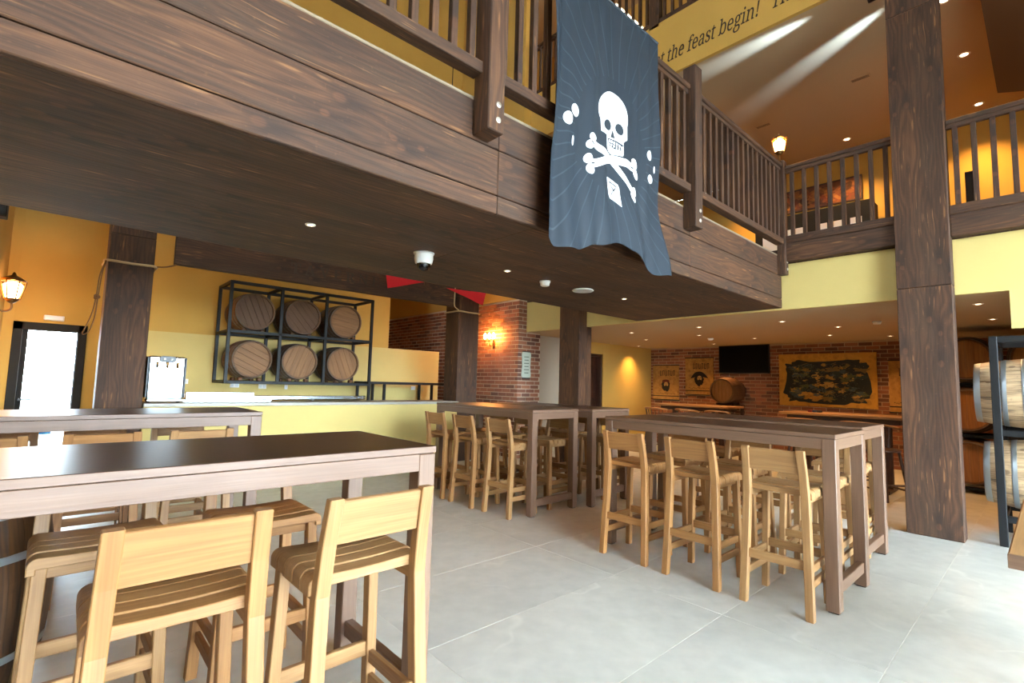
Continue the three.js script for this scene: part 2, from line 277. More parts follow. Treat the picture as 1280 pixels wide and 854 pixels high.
function layBricks(list, keep, wall) {
  list.sort((a, b) => b.s - a.s);
  list.slice(0, keep).forEach((b) => { const o = mesh('brick', b.g, M.brick[b.c], wall); o.position.set(...b.p); });
  const rest = list.slice(keep); if (!rest.length) return;
  for (let c = 0; c < 5; c++) { const gs = rest.filter((b) => b.c === c).map((b) => b.g.clone().translate(...b.p)); if (!gs.length) continue; const o = mesh('further_bricks', mergeGeometries(gs), M.brick[c], wall); o.userData.kind = 'stuff'; }
}
const PX = 6.3, PZ = -6.72;
{
  const w = struct('wall_pier', [wallBox(PX, 6.88, 0, 2.96, -11.9, PZ), wallBox(PX + 0.02, 6.6, 2.96, 3.9, -11.9, PZ - 0.02)], M.mortar, 'red brick wall and pier with a brass wall lamp');
  const y = mesh('plaster', wallBox(PX, 6.55, 2.975, ROOF, -11.9, PZ), M.yellow, w);
  y.userData.label = 'yellow plaster above the brickwork';
  const cx = new THREE.Vector3();
  const score = (p) => { cx.set(...p).project(camera); return (Math.abs(cx.x) < 1 && Math.abs(cx.y) < 1 ? 0 : -100) - Math.hypot(p[0], p[2]) - (p[1] < 1.0 ? 8 : 0) - (p[2] < -8.2 && p[2] > -9.2 ? 3 : 0); };
  const list = bricks(w, 'z', PX + 0.009, -11.88, PZ, 0, 2.94, score);
  bricks(w, 'x', PZ - 0.009, PX - 0.004, 6.88, 0, CEIL - 0.03, (p) => 5, [], 0, list);
  bricks(w, 'x', PZ - 0.009, PX - 0.004, GX, 31 * 0.0755, 2.94, (p) => 5, [], 0, list);
  layBricks(list, 300, w);
}
{
  const w = struct('wall_right', wallBox(TVX, TVX + 0.3, 0, 2.92, -7.3, FZ), M.mortarDark, 'red brick wall of the back room with television and treasure map');
  const cx = new THREE.Vector3();
  const score = (p) => { cx.set(...p).project(camera); const x = (cx.x + 1) * 640; return (x > 810 && x < 1122 ? 0 : -100) - Math.hypot(p[0], p[2]) - (p[1] < 1.0 ? 8 : 0); };
  layBricks(bricks(w, 'z', TVX + 0.009, -7.0, 1.2, 0, CEIL, score, [[-5.15, -4.1, 1.76, 2.34], [-3.75, -2.35, 1.2, 2.0]]), 300, w);
}

// ================================================================ TIMBER COLUMNS
function columnBoards(name, label, x0, x1, y0, y1, z0, z1, cuts) {
  const t = thing(name, label, 'column');
  mesh('core', bb(x0 + 0.02, x1 - 0.02, y0, y1, z0 + 0.02, z1 - 0.02, 0.002, 'y'), M.timber, t);
  const ys = [y0, ...cuts, y1];
  for (let i = 0; i + 1 < ys.length; i++) mesh('cladding', bb(x0, x1, ys[i] + 0.001, ys[i + 1] - 0.001, z0, z1, 0.006, 'y'), M.timber, t);
  return t;
}
columnBoards('timber_column', 'tall dark timber column standing beside the black barrel rack', 6.31, 6.51, 0, ROOF, -1.04, -0.61, [2.44, 5.4, 7.9]);
{ const c = columnBoards('timber_column', 'dark timber column in front of the taupe wall', PX, GX - 0.002, 0, 4.6, -5.69, -5.25, []); mesh('rear_cladding', bb(GX - 0.001, 6.62, 0, CEIL - 0.004, -5.69, -5.25, 0.004, 'y'), M.timber, c); }
columnBoards('timber_column', 'dark timber column at the end of the bar next to the brick wall', 5.15, 5.6, 0, 4.6, -7.45, -7.05, [2.9]);
columnBoards('timber_column', 'dark timber column beside the glazed door and drinks machine', 0.31, 0.73, 0, 4.6, -7.45, -7.06, [2.95]);

// ================================================================ WALKWAY BRIDGE
const BY0 = 2.38, BY1 = 3.02, ZF = -2.2, ZB = -4.28;
{
  const t = thing('walkway_bridge', 'brown boarded walkway bridge crossing the hall at upper floor level', 'walkway');
  mesh('deck', bb(-5.19, GX - 0.005, BY0 + 0.05, BY1 - 0.03, ZB + 0.04, ZF - 0.04, 0.002, 'x'), M.timber, t);
  const cuts = [-5.19, -2.95, -0.55, 1.86, 4.2, GX - 0.005], rows = [[BY0, 2.493], [2.496, 2.777], [2.78, BY1]];
  for (let i = 0; i + 1 < cuts.length; i++) for (const [a, b] of rows) {
    mesh('fascia_board', bb(cuts[i] + 0.001, cuts[i + 1] - 0.001, a, b - 0.003, ZF - 0.035, ZF, 0.005, 'x'), M.timber, t);
    mesh('fascia_board', bb(cuts[i] + 0.001, cuts[i + 1] - 0.001, a, b - 0.003, ZB, ZB + 0.035, 0.005, 'x'), M.timber, t);
  }
  for (let i = 0; i + 1 < cuts.length; i++) { mesh('edge_strip', bb(cuts[i], cuts[i + 1], BY1 - 0.002, BY1 + 0.016, ZF - 0.1, ZF - 0.003, 0.003, 'x'), M.edge, t); }
  const n = 5, w = (ZF - ZB - 0.07) / n;
  for (let i = 0; i < n; i++) for (let k = 0; k < 3; k++) {
    const xs = [-5.19, (i % 2 ? -1.2 : -2.4), (i % 2 ? 3.1 : 2.2), GX - 0.005], z = ZB + 0.035 + i * w;
    mesh('soffit_board', bb(xs[k] + 0.001, xs[k + 1] - 0.001, BY0, BY0 + 0.05, z + 0.0006, z + w - 0.0006, 0.0015, 'x'), M.timber, t);
  }
}
// ---- railings
function railing(label, axis, at, spans, posts, yFoot, yTop, pitch, o = {}) {
  const t = thing('railing', label, 'railing'), put = (name, a, b, y0, y1, d0, d1, c = 0.004) => mesh(name, axis === 'x' ? bb(a, b, y0, y1, at + d0, at + d1, c) : bb(at + d0, at + d1, y0, y1, a, b, c), M.timber, t);
  for (const [a, b] of spans) {
    put('bottom_rail', a, b, yFoot, yFoot + 0.07, -0.045, 0.045);
    put('top_rail', a, b, yTop - 0.045, yTop, -0.045, 0.045, 0.008); put('under_rail', a, b, yTop - 0.085, yTop - 0.045, -0.025, 0.025);
    const n = Math.round((b - a) / pitch);
    for (let i = 0; i < n; i++) { const u = lerp(a, b, (i + 0.5) / n); put('baluster', u - 0.021, u + 0.021, yFoot + 0.07, yTop - 0.085, -0.02, 0.02, 0.003); }
  }
  for (const [a, b, y0, y1, d0, d1] of posts) {
    const p = put('post', a, b, y0, y1, d0, d1, 0.006);
    if (axis === 'x') for (const [dy, dx] of [[0.07, 0.03], [0.16, 0.035]]) { const g = lathe([[0, 0.006], [0.015, 0.005], [0.018, 0]], 14); g.rotateX(Math.PI / 2); g.translate(lerp(a, b, 0.62), y0 + dy, at + d1); mesh('bolt', g, M.bolt, p); }
  }
  return t;
}
railing('long brown wooden railing of the walkway bridge behind the pirate flag', 'x', ZF + 0.035, [[-5.1, -0.72], [-0.6, 1.66], [1.78, 4.08], [4.21, 6.36]],
  [[-0.72, -0.6, 2.8, 4.34, -0.033, 0.11], [1.655, 1.775, 2.79, 4.34, -0.033, 0.11], [4.08, 4.21, 2.81, 4.34, -0.033, 0.09], [6.36, 6.46, 2.77, 4.2, -0.033, 0.06]], 3.14, 4.16, 0.126);
railing('brown wooden railing at the far edge of the walkway bridge', 'x', ZB + 0.04, [[-5.1, -0.7], [-0.6, 1.7], [1.8, 4.1], [4.2, 6.4]], [[-0.7, -0.6, 3.021, 4.2, -0.05, 0.05], [1.7, 1.8, 3.021, 4.2, -0.05, 0.05], [4.1, 4.2, 3.021, 4.2, -0.05, 0.05]], 3.14, 4.16, 0.25);
railing('brown wooden railing of the upper gallery between corner post and tall column', 'z', 6.42, [[-2.1, -1.04]], [], 3.17, 4.12, 0.129);
railing('brown wooden railing of the upper gallery on the barrel rack side of the tall column', 'z', 6.42, [[-0.61, FZ - 0.05]], [], 3.17, 4.12, 0.134);
railing('dark wooden railing of the topmost gallery above the painted lettering', 'z', GX + 0.06, [[BZ + 0.05, -4.08], [-3.9, FZ - 0.05]], [[-4.08, -3.9, 7.0, 8.2, -0.06, 0.06]], 7.07, 8.1, 0.135);
{ const a = thing('gallery_beam', 'dark wooden beam under the gallery railing between corner post and tall column', 'beam'); mesh('board', bb(6.4, 6.5, 2.93, 3.165, -2.14, -1.04, 0.006, 'z'), M.timber, a); mesh('cover_strip', bb(6.375, 6.5, 3.15, 3.18, -2.1, -1.04, 0.004, 'z'), M.timber, a);
  const b = thing('gallery_beam', 'dark wooden beam under the gallery railing above the barrel rack', 'beam'); mesh('board', bb(6.4, 6.5, 2.93, 3.165, -0.61, FZ - 0.02, 0.006, 'z'), M.timber, b); mesh('cover_strip', bb(6.375, 6.5, 3.15, 3.18, -0.61, FZ - 0.02, 0.004, 'z'), M.timber, b); }

// ================================================================ BAR TABLES
function makeTable(label) {                                        // long axis z, origin at the middle of the floor; 0.73 x 1.78 x 1.1
  const t = thing('bar_table', label, 'table', [0, 0, 0], 0, 'tall brown bar tables'), W = 0.365, L = 0.89, m = M.table;
  mesh('table_top', bb(-W, W, 1.072, 1.1, -L, L, 0.003, 'z'), M.tabletop, t);
  for (const s of [-1, 1]) {
    mesh('edge_band', bb(s * W, s * (W + 0.002), 1.073, 1.0985, -L, L, 0.0008, 'z'), m, t); mesh('edge_band', bb(-W, W, 1.073, 1.0985, s * L, s * (L + 0.002), 0.0008, 'x'), m, t);
    mesh('apron', bb(s * (W - 0.003), s * (W - 0.03), 1.0, 1.07, -L + 0.075, L - 0.075, 0.002, 'z'), m, t);
    mesh('apron', bb(-W + 0.075, W - 0.075, 1.0, 1.07, s * (L - 0.003), s * (L - 0.03), 0.002, 'x'), m, t);
    mesh('stretcher', bb(-W + 0.07, W - 0.07, 0.1, 0.175, s * (L - 0.015), s * (L - 0.06), 0.004, 'x'), m, t);
    for (const q of [-1, 1]) { const leg = mesh('leg', bb(s * W, s * (W - 0.078), 0.008, 1.07, q * L, q * (L - 0.078), 0.004, 'y'), m, t); mesh('foot_pad', bb(s * (W - 0.01), s * (W - 0.068), 0, 0.008, q * (L - 0.01), q * (L - 0.068), 0.001), M.black, leg); }
  }
  return t;
}
const tab = makeTable('tall brown bar table nearest the timber column, with three oak stools along its open side');
tab.position.set(4.005, 0, -1.83);
copy(tab, [4.99, 0, -1.9], 0, 'tall brown bar table behind the one nearest the timber column, facing the back room');
copy(tab, [4.04, 0, -4.56], 0, 'tall brown bar table before the bar end, three stools along its open side');
copy(tab, [4.9, 0, -4.46], 0, 'tall brown bar table between the brick pier and the table before the bar');
copy(tab, [0.31, 0, -2.14], Math.PI / 2, 'tall brown bar table beside the upright barrel, lit white along its edge');
copy(tab, [0.31, 0, -4.56], Math.PI / 2, 'tall brown bar table between the upright barrel and the drinks machine');

// ================================================================ BAR STOOLS
function extrudeSide(profile, width, x) {                          // a side profile in (z, y), given thickness along x
  const sh = new THREE.Shape(profile.map(([z, y]) => new THREE.Vector2(z, y)));
  const g = new THREE.ExtrudeGeometry(sh, { depth: width - 0.006, bevelEnabled: true, bevelThickness: 0.003, bevelSize: 0.003, bevelSegments: 1, curveSegments: 3 });
  g.translate(0, 0, -(width - 0.006) / 2); g.rotateY(-Math.PI / 2); g.translate(x, 0, 0); return g;   // z stays z
}
function makeStool(label, mat) {
  const t = thing('bar_stool', label, 'stool', [0, 0, 0], 0), m = mat;
  const splay = (g, s, f) => { const p = g.attributes.position; for (let i = 0; i < p.count; i++) p.setX(i, p.getX(i) + s * f * (0.75 - p.getY(i)) * 0.03); g.computeVertexNormals(); return g; };
  for (const s of [-1, 1]) {
    // rear post: foot out, in at the seat, leaning back again to its top (back is +z)
    const prof = [[0.172, 0], [0.212, 0], [0.186, 0.45], [0.176, 0.70], [0.196, 0.86], [0.226, 1.0], [0.196, 1.0], [0.164, 0.86], [0.136, 0.70], [0.142, 0.45]];
    mesh('rear_leg', grainUV(splay(plain(extrudeSide(prof.map(([z, y]) => [z, y]), 0.046, s * 0.172)), s, 1), 'y'), m, t);
    const pf = [[-0.205, 0], [-0.167, 0], [-0.150, 0.722], [-0.192, 0.722]];
    mesh('front_leg', grainUV(splay(plain(extrudeSide(pf, 0.04, s * 0.170)), s, 1), 'y'), m, t);
    mesh('seat_rail', bb(s * 0.153, s * 0.183, 0.672, 0.722, -0.155, 0.14, 0.003, 'z'), m, t);
    mesh('side_rung', bb(s * 0.171, s * 0.193, 0.255, 0.303, -0.17, 0.165, 0.003, 'z'), m, t);
    mesh('side_rung', bb(s * 0.173, s * 0.195, 0.165, 0.213, -0.175, 0.17, 0.003, 'z'), m, t);
  }
  mesh('seat_rail', bb(-0.155, 0.155, 0.672, 0.722, -0.168, -0.145, 0.003, 'x'), m, t);
  mesh('front_rung', bb(-0.17, 0.17, 0.28, 0.335, -0.192, -0.168, 0.003, 'x'), m, t); mesh('back_rung', bb(-0.17, 0.17, 0.28, 0.335, 0.158, 0.182, 0.003, 'x'), m, t);
  const back = place(cbox(0.31, 0.142, 0.02, 0.003, 'x'), 0, 0.924, 0.1905, 0.2, 0, 0); mesh('backrest', back, m, t);
  // five seat slats, rolled over at their ends
  const sh = new THREE.Shape(); const top = 0.757, w = 0.203; sh.moveTo(-w, 0.706); const N = 8;
  for (let i = 0; i <= N; i++) { const a = Math.PI - i / N * Math.PI / 2; sh.lineTo(-w + 0.028 + 0.028 * Math.cos(a), top - 0.028 + 0.028 * Math.sin(a)); }
  sh.quadraticCurveTo(0, top - 0.012, w - 0.028, top);
  for (let i = 0; i <= N; i++) { const a = Math.PI / 2 - i / N * Math.PI / 2; sh.lineTo(w - 0.028 + 0.028 * Math.cos(a), top - 0.028 + 0.028 * Math.sin(a)); }
  sh.lineTo(w, 0.706); sh.lineTo(w - 0.02, 0.706); sh.lineTo(w - 0.02, 0.724); sh.lineTo(-w + 0.02, 0.724); sh.lineTo(-w + 0.02, 0.706);
  const sl = new THREE.ExtrudeGeometry(sh, { depth: 0.062, bevelEnabled: true, bevelThickness: 0.0025, bevelSize: 0.0025, bevelSegments: 1, curveSegments: 5 });
  for (let i = 0; i < 5; i++) { const g = plain(sl.clone()); g.translate(0, (i === 4 || i === 0 ? -0.004 : 0), -0.208 + i * 0.0715); mesh('seat_slat', grainUV(g, 'x'), m, t); }
  return t;
}
const stools = [makeStool('', M.oak[0]), makeStool('', M.oak[1]), makeStool('', M.oak[2])];
let sc = 0; const fresh = [true, true, true];
function stool(x, z, turn, label, group) {
  const k = sc++ % 3, tw = (rnd() - 0.5) * 0.05;
  if (fresh[k]) { fresh[k] = false; const s = stools[k]; s.position.set(x, 0, z); s.rotation.y = turn + tw; s.userData.label = label; s.userData.group = group; return s; }
  return copy(stools[k], [x, 0, z], turn + tw, label, group);
}
const W_ = -Math.PI / 2, E_ = Math.PI / 2;                        // back towards -x / +x
const gR = 'stools along the table nearest the timber column', gRb = 'stools between the two tables by the timber column', gM = 'stools along the table before the bar', gL = 'stools at the table beside the upright barrel', gL2 = 'stools at the table before the drinks machine', gF = 'stools on the back room side of the tables';
stool(3.61, -1.235, W_, 'oak slatted bar stool at the table end next to the timber column', gR);
stool(3.61, -1.80, W_, 'oak slatted bar stool in the middle of the three at the timber column table', gR);
stool(3.62, -2.38, W_, 'oak slatted bar stool at the bar-side end of the three at the timber column table', gR);
[[-1.25, 'oak bar stool tucked between two tables, at the end beside the timber column'], [-1.83, 'oak bar stool tucked between two tables, second from the timber column'], [-2.4, 'oak bar stool tucked between two tables, third from the timber column']].forEach(([z, l]) => stool(4.32, z, E_, l, gRb));
[[-1.3, 'oak bar stool facing the back room, first from the timber column'], [-1.9, 'oak bar stool facing the back room, second from the timber column'], [-2.45, 'oak bar stool facing the back room, third from the timber column']].forEach(([z, l]) => stool(5.28, z, E_, l, gF));
stool(3.66, -3.98, W_, 'oak slatted bar stool at the table before the bar, beside the outer leg', gM);
stool(3.63, -4.55, W_, 'oak slatted bar stool in the middle of the row before the bar', gM);
stool(3.63, -5.12, W_, 'oak slatted bar stool closest to the bar front', gM);
[[-4.0, 'third'], [-4.58, 'second'], [-5.12, 'first']].forEach(([z, l]) => stool(4.27, z, E_, 'oak bar stool tucked between the two tables before the bar, ' + l + ' from the bar', 'stools between the two tables before the bar'));
[[-3.92, 'third'], [-4.46, 'second'], [-5.0, 'first']].forEach(([z, l]) => stool(5.16, z, E_, 'oak bar stool on the brick pier side of the tables, ' + l + ' from the bar', 'stools on the pier side'));
stool(0.82, -1.72, 0, 'pale oak bar stool facing the end leg of the table beside the upright barrel', gL);
stool(0.29, -1.72, 0, 'pale oak bar stool between the upright barrel and the stool by the end leg', gL);
stool(0.74, -2.52, Math.PI, 'brown shaded oak bar stool under the far side of the table, by its end leg', gL);
stool(0.17, -2.5, Math.PI, 'brown shaded oak bar stool standing right beside the upright barrel', gL);
[[-0.29, 'third'], [0.235, 'second'], [0.76, 'first']].forEach(([x, l]) => stool(x, -4.18, 0, 'oak stool backrest showing under the table edge, ' + l + ' from its outer leg', gL2));
[[-0.27, 'third'], [0.25, 'second'], [0.8, 'first']].forEach(([x, l]) => stool(x, -4.95, Math.PI, 'oak stool on the bar side of the drinks machine table, ' + l + ' from its outer leg', gL2));

// ================================================================ BARRELS
function headBoards(r, n, depth) {                                 // boards of a barrel head in the xy plane
  const out = [], w = 2 * r / n;
  for (let i = 0; i < n; i++) {
    const a = -r + i * w + 0.0012, b = -r + (i + 1) * w - 0.0012, pts = [], K = 5;
    for (let k = 0; k <= K; k++) { const x = lerp(a, b, k / K); pts.push(new THREE.Vector2(x, Math.sqrt(Math.max(0, r * r - x * x)))); }
    for (let k = K; k >= 0; k--) { const x = lerp(a, b, k / K); pts.push(new THREE.Vector2(x, -Math.sqrt(Math.max(0, r * r - x * x)))); }
    out.push(grainUV(plain(new THREE.ExtrudeGeometry(new THREE.Shape(pts), { depth, bevelEnabled: false })), 'y'));
  }
  return out;
}
function barrel(name, label, o, group) {                           // axis along z, centre at the origin of the group
  const { rE = 0.28, rM = 0.335, L = 0.9, n = 20, mat = M.barrel, head = M.barrelHead, hoop = M.hoop, endHoop = 0, staves = false } = o;
  const t = thing(name, label, 'barrel', [0, 0, 0], 0, group), R = (q) => rE + (rM - rE) * (1 - q * q), S = 10, th = 0.022, all = [];
  for (let i = 0; i < n; i++) {
    const a0 = (i + 0.012) / n * Math.PI * 2, a1 = (i + 0.988) / n * Math.PI * 2, pos = [], uv = [], idx = [], ou = rnd(), ov = rnd();
    for (let k = 0; k <= S; k++) { const q = k / S * 2 - 1, r = R(q), z = q * L / 2;
      for (const [rr, a, v] of [[r, a0, 0], [r + 0.0015, (a0 + a1) / 2, 0.05], [r, a1, 0.1], [r - th, a1, 0.14], [r - th, a0, 0.24]]) { pos.push(rr * Math.cos(a), rr * Math.sin(a), z); uv.push(z / 2 + ou, v / 0.5 + ov); } }
    for (let k = 0; k < S; k++) for (let c = 0; c < 5; c++) { const A = k * 5 + c, B = k * 5 + (c + 1) % 5; idx.push(A, B, B + 5, A, B + 5, A + 5); }
    for (const e of [0, S * 5]) idx.push(...(e ? [e, e + 1, e + 2, e, e + 2, e + 4, e + 2, e + 3, e + 4] : [0, 2, 1, 0, 4, 2, 2, 4, 3]));
    let g = new THREE.BufferGeometry(); g.setAttribute('position', new THREE.BufferAttribute(new Float32Array(pos), 3)); g.setAttribute('uv', new THREE.BufferAttribute(new Float32Array(uv), 2)); g.setIndex(idx); g = g.toNonIndexed(); g.computeVertexNormals();
    if (staves) mesh('stave', g, mat, t); else all.push(g);
  }
  if (!staves) mesh('body', all, mat, t);
  for (const s of [-1, 1]) { const hd = new THREE.Group(); hd.name = 'head'; t.add(hd); for (const g of headBoards(rE - 0.02, 6, 0.02)) { g.translate(0, 0, s * (L / 2 - 0.045) - 0.01); mesh('head_board', g, head, hd); } }
  const bands = endHoop ? [[0.9, 1.0], [0.52, 0.6], [0.24, 0.31]] : [[0.93, 1.0], [0.70, 0.76], [0.36, 0.42]];
  for (const s of [-1, 1]) for (const [a, b] of bands) {
    const pts = []; for (let k = 0; k <= 3; k++) { const q = lerp(a, b, k / 3); pts.push([R(q) + 0.0035, s * q * L / 2]); } for (let k = 3; k >= 0; k--) { const q = lerp(a, b, k / 3); pts.push([R(q) - 0.002, s * q * L / 2]); } pts.push(pts[0]);
    const g = lathe(s > 0 ? pts : pts.slice().reverse(), 40); g.rotateX(Math.PI / 2); mesh('hoop', g, hoop, t);
  }
  return t;
}
// upright barrel at the left
{ const b = barrel('wine_barrel', 'weathered upright barrel with grey hoops next to the bar table', { rE: 0.29, rM: 0.36, L: 0.95, n: 18, mat: M.barrelOld, hoop: M.zinc, staves: true }); b.rotation.x = Math.PI / 2; b.position.set(-0.31, 0.475, -2.95); }
// six barrels in the bar rack
{
  const g = 'six barrels in the black wall rack', spots = [[2.11, 2.35, 'dark barrel head in the top row of the wall rack, door end'], [2.815, 2.345, 'dark barrel head in the middle of the top row of the wall rack'], [3.52, 2.342, 'barrel in the top row of the wall rack, brick wall end'], [2.11, 1.635, 'pale barrel head in the bottom row of the wall rack, door end'], [2.8, 1.63, 'pale barrel head in the middle of the bottom row of the wall rack'], [3.51, 1.625, 'pale barrel head in the bottom row of the wall rack, brick wall end']];
  const hp = woodMat(barrelW, 0xdac4a8, 0.62, 0.001), hd = woodMat(barrelW, 0x96805f, 0.62, 0.001);
  const p1 = barrel('rack_barrel', spots[0][2], { rE: 0.272, rM: 0.298, L: 0.66, mat: M.barrelDark, head: hd, hoop: M.hoop }, g), p2 = barrel('rack_barrel', spots[3][2], { rE: 0.272, rM: 0.298, L: 0.66, mat: M.barrelDark, head: hp, hoop: M.hoop }, g);
  p1.position.set(spots[0][0], spots[0][1], -8.36); p2.position.set(spots[3][0], spots[3][1], -8.36);
  p1.rotation.z = 0.4; p2.rotation.z = 1.1;
  for (const i of [1, 2, 4, 5]) { const [x, y, l] = spots[i]; const c = copy(i < 2 ? p1 : p2, [x, y, -8.36], 0, l); c.rotation.z = i * 0.7; }
  const t = thing('barrel_rack', 'black square steel rack on the wall behind the bar holding six barrels', 'rack'), s = 0.022, X = [1.76, 2.465, 3.165, 3.97], z0 = -8.69, z1 = -8.0;
  for (const x of X) for (const z of [z0, z1]) mesh('upright', bb(x - s, x + s, 1.27, 2.77, z - s, z + s, 0.003), M.steel, t);
  for (const y of [1.29, 2.03, 2.75]) { for (const z of [z0, z1]) mesh('long_bar', bb(X[0], X[3], y - s, y + s, z - s, z + s, 0.003), M.steel, t); for (const x of X) mesh('cross_bar', bb(x - s, x + s, y - s, y + s, z0, z1, 0.003), M.steel, t); }
  for (const y of [1.312, 2.052]) for (let i = 0; i < 3; i++) for (const z of [-8.55, -8.15]) { const cx = (X[i] + X[i + 1]) / 2; mesh('cradle', bb(cx - 0.16, cx - 0.10, y, y + 0.05, z - 0.04, z + 0.04, 0.01), M.barrelDark, t); mesh('cradle', bb(cx + 0.10, cx + 0.16, y, y + 0.05, z - 0.04, z + 0.04, 0.01), M.barrelDark, t); }
  const u = thing('shelf_frame', 'low black steel shelf frame beside the barrel rack above the bar', 'shelf');
  for (const z of [-8.6, -8.05]) mesh('long_bar', bb(3.99, 5.6, 1.3, 1.345, z - s, z + s, 0.003), M.steel, u);
  mesh('shelf_board', bb(3.99, 5.6, 1.33, 1.345, -8.6, -8.05, 0.002), M.steel, u);
  for (const x of [4.05, 4.35, 5.36]) for (const z of [-8.6, -8.15]) mesh('upright', bb(x - s, x + s, 0.941, 1.3, z - s, z + s, 0.003), M.steel, u);
}
// ================================================================ BAR
{
  const t = thing('bar_counter', 'long bar counter, daylight painted into its yellow front, grey worktop between two timber columns', 'bar');
  mesh('front_panel', wallBox(0.74, 5.14, 0.08, 1.0, -7.2, -7.0), M.yellowPaleDaylit, t); mesh('plinth', wallBox(0.74, 5.14, 0, 0.08, -7.2, -7.03), std({ color: 0x8b8f90, roughness: 0.6 }), t);  // front panel: yellow paint with its daylight put into the colour
  mesh('worktop', bb(0.735, 5.145, 1.0, 1.04, -7.55, -6.96, 0.004, 'x'), std({ color: 0xa39c90, roughness: 0.35 }), t);
  const k = thing('back_counter', 'stainless steel back counter along the wall behind the bar', 'counter');
  mesh('cabinet', bb(0.9, 4.7, 0, 0.9, -8.68, -8.15, 0.004), M.stainless, k); mesh('worktop', bb(0.88, 5.4, 0.9, 0.94, -8.72, -8.1, 0.004), M.stainless, k);
  const s = thing('sink_unit', 'stepped stainless steel drip unit beside the drinks machine', 'sink'); mesh('upstand', bb(1.2, 2.0, 1.04, 1.16, -7.52, -7.4, 0.006), M.stainless, s); mesh('tray', bb(1.14, 2.16, 1.04, 1.075, -7.42, -7.18, 0.006), M.stainless, s);
  const gl = thing('glass_washer_top', 'long low stainless shelf on the back counter under the barrel rack', 'shelf'); mesh('shelf', bb(2.2, 4.0, 1.03, 1.09, -8.4, -8.15, 0.006), M.stainless, gl); for (const x of [2.3, 3.1, 3.9]) mesh('bracket', bb(x - 0.02, x + 0.02, 0.94, 1.03, -8.35, -8.2, 0.003), M.stainless, gl);
  const m = thing('drinks_machine', 'stainless drinks machine with three taps and a black oval display on the bar', 'dispenser', [0.945, 1.04, -7.28]);
  mesh('body', place(cbox(0.37, 0.5, 0.36, 0.02), 0, 0.3, 0), M.stainless, m); mesh('side_panel', place(cbox(0.012, 0.48, 0.35, 0.003), -0.188, 0.3, 0), M.black, m); mesh('side_panel', place(cbox(0.012, 0.48, 0.35, 0.003), 0.188, 0.3, 0), M.black, m);
  const oval = new THREE.Shape(); oval.absarc(-0.05, 0, 0.032, Math.PI / 2, Math.PI * 1.5); oval.absarc(0.05, 0, 0.032, -Math.PI / 2, Math.PI / 2); const dp = mesh('display', plain(new THREE.ExtrudeGeometry(oval, { depth: 0.02, bevelEnabled: true, bevelSize: 0.004, bevelThickness: 0.004, bevelSegments: 2 })).translate(0, 0.515, 0.178), M.black, m);
  for (const x of [-0.035, 0.035]) { const g = lathe([[0, 0.006], [0.011, 0.005], [0.013, 0]], 16); g.rotateX(Math.PI / 2); g.translate(x, 0.515, 0.201); mesh('dial', g, M.plastic, dp); }
  for (const x of [-0.1, 0.0, 0.1]) { const tp = mesh('tap', [place(lathe([[0, 0], [0.012, 0], [0.012, 0.05], [0.016, 0.055], [0.016, 0.07], [0, 0.07]], 14), x, 0.41, 0.2), place(cbox(0.02, 0.02, 0.05, 0.003), x, 0.465, 0.19)], M.brass, m); }
  mesh('drip_tray', place(cbox(0.37, 0.03, 0.2, 0.006), 0, 0.035, 0.2), M.stainless, m); for (const x of [-0.15, 0.15]) mesh('foot', place(lathe([[0, 0], [0.02, 0], [0.018, 0.05], [0, 0.05]], 12), x, 0, 0.05), M.black, m);
}
for (const [x, y, w, l] of [[1.36, 1.30, 0.15, 'white wall socket beside the drinks machine'], [2.06, 1.255, 0.13, 'white double socket under the barrel rack, door end'], [2.47, 1.24, 0.12, 'white double socket under the barrel rack, middle'], [2.84, 1.235, 0.05, 'small white single socket under the barrel rack'], [5.3, 1.25, 0.1, 'white socket on the pale panel beside the timber column']]) {
  const s = thing('wall_socket', l, 'socket', [x, y - 0.02, BZ + 0.06], 0, 'white wall sockets behind the bar'); mesh('plate', place(cbox(w, 0.075, 0.012, 0.003), 0, 0, 0.006), M.plastic, s); const k = w > 0.08 ? [-w / 4, w / 4] : [0]; for (const u of k) mesh('outlet', place(cbox(Math.min(0.04, w * 0.4), 0.045, 0.004, 0.001), u, 0, 0.013), std({ color: 0xcfd4d8, roughness: 0.4 }), s);
}
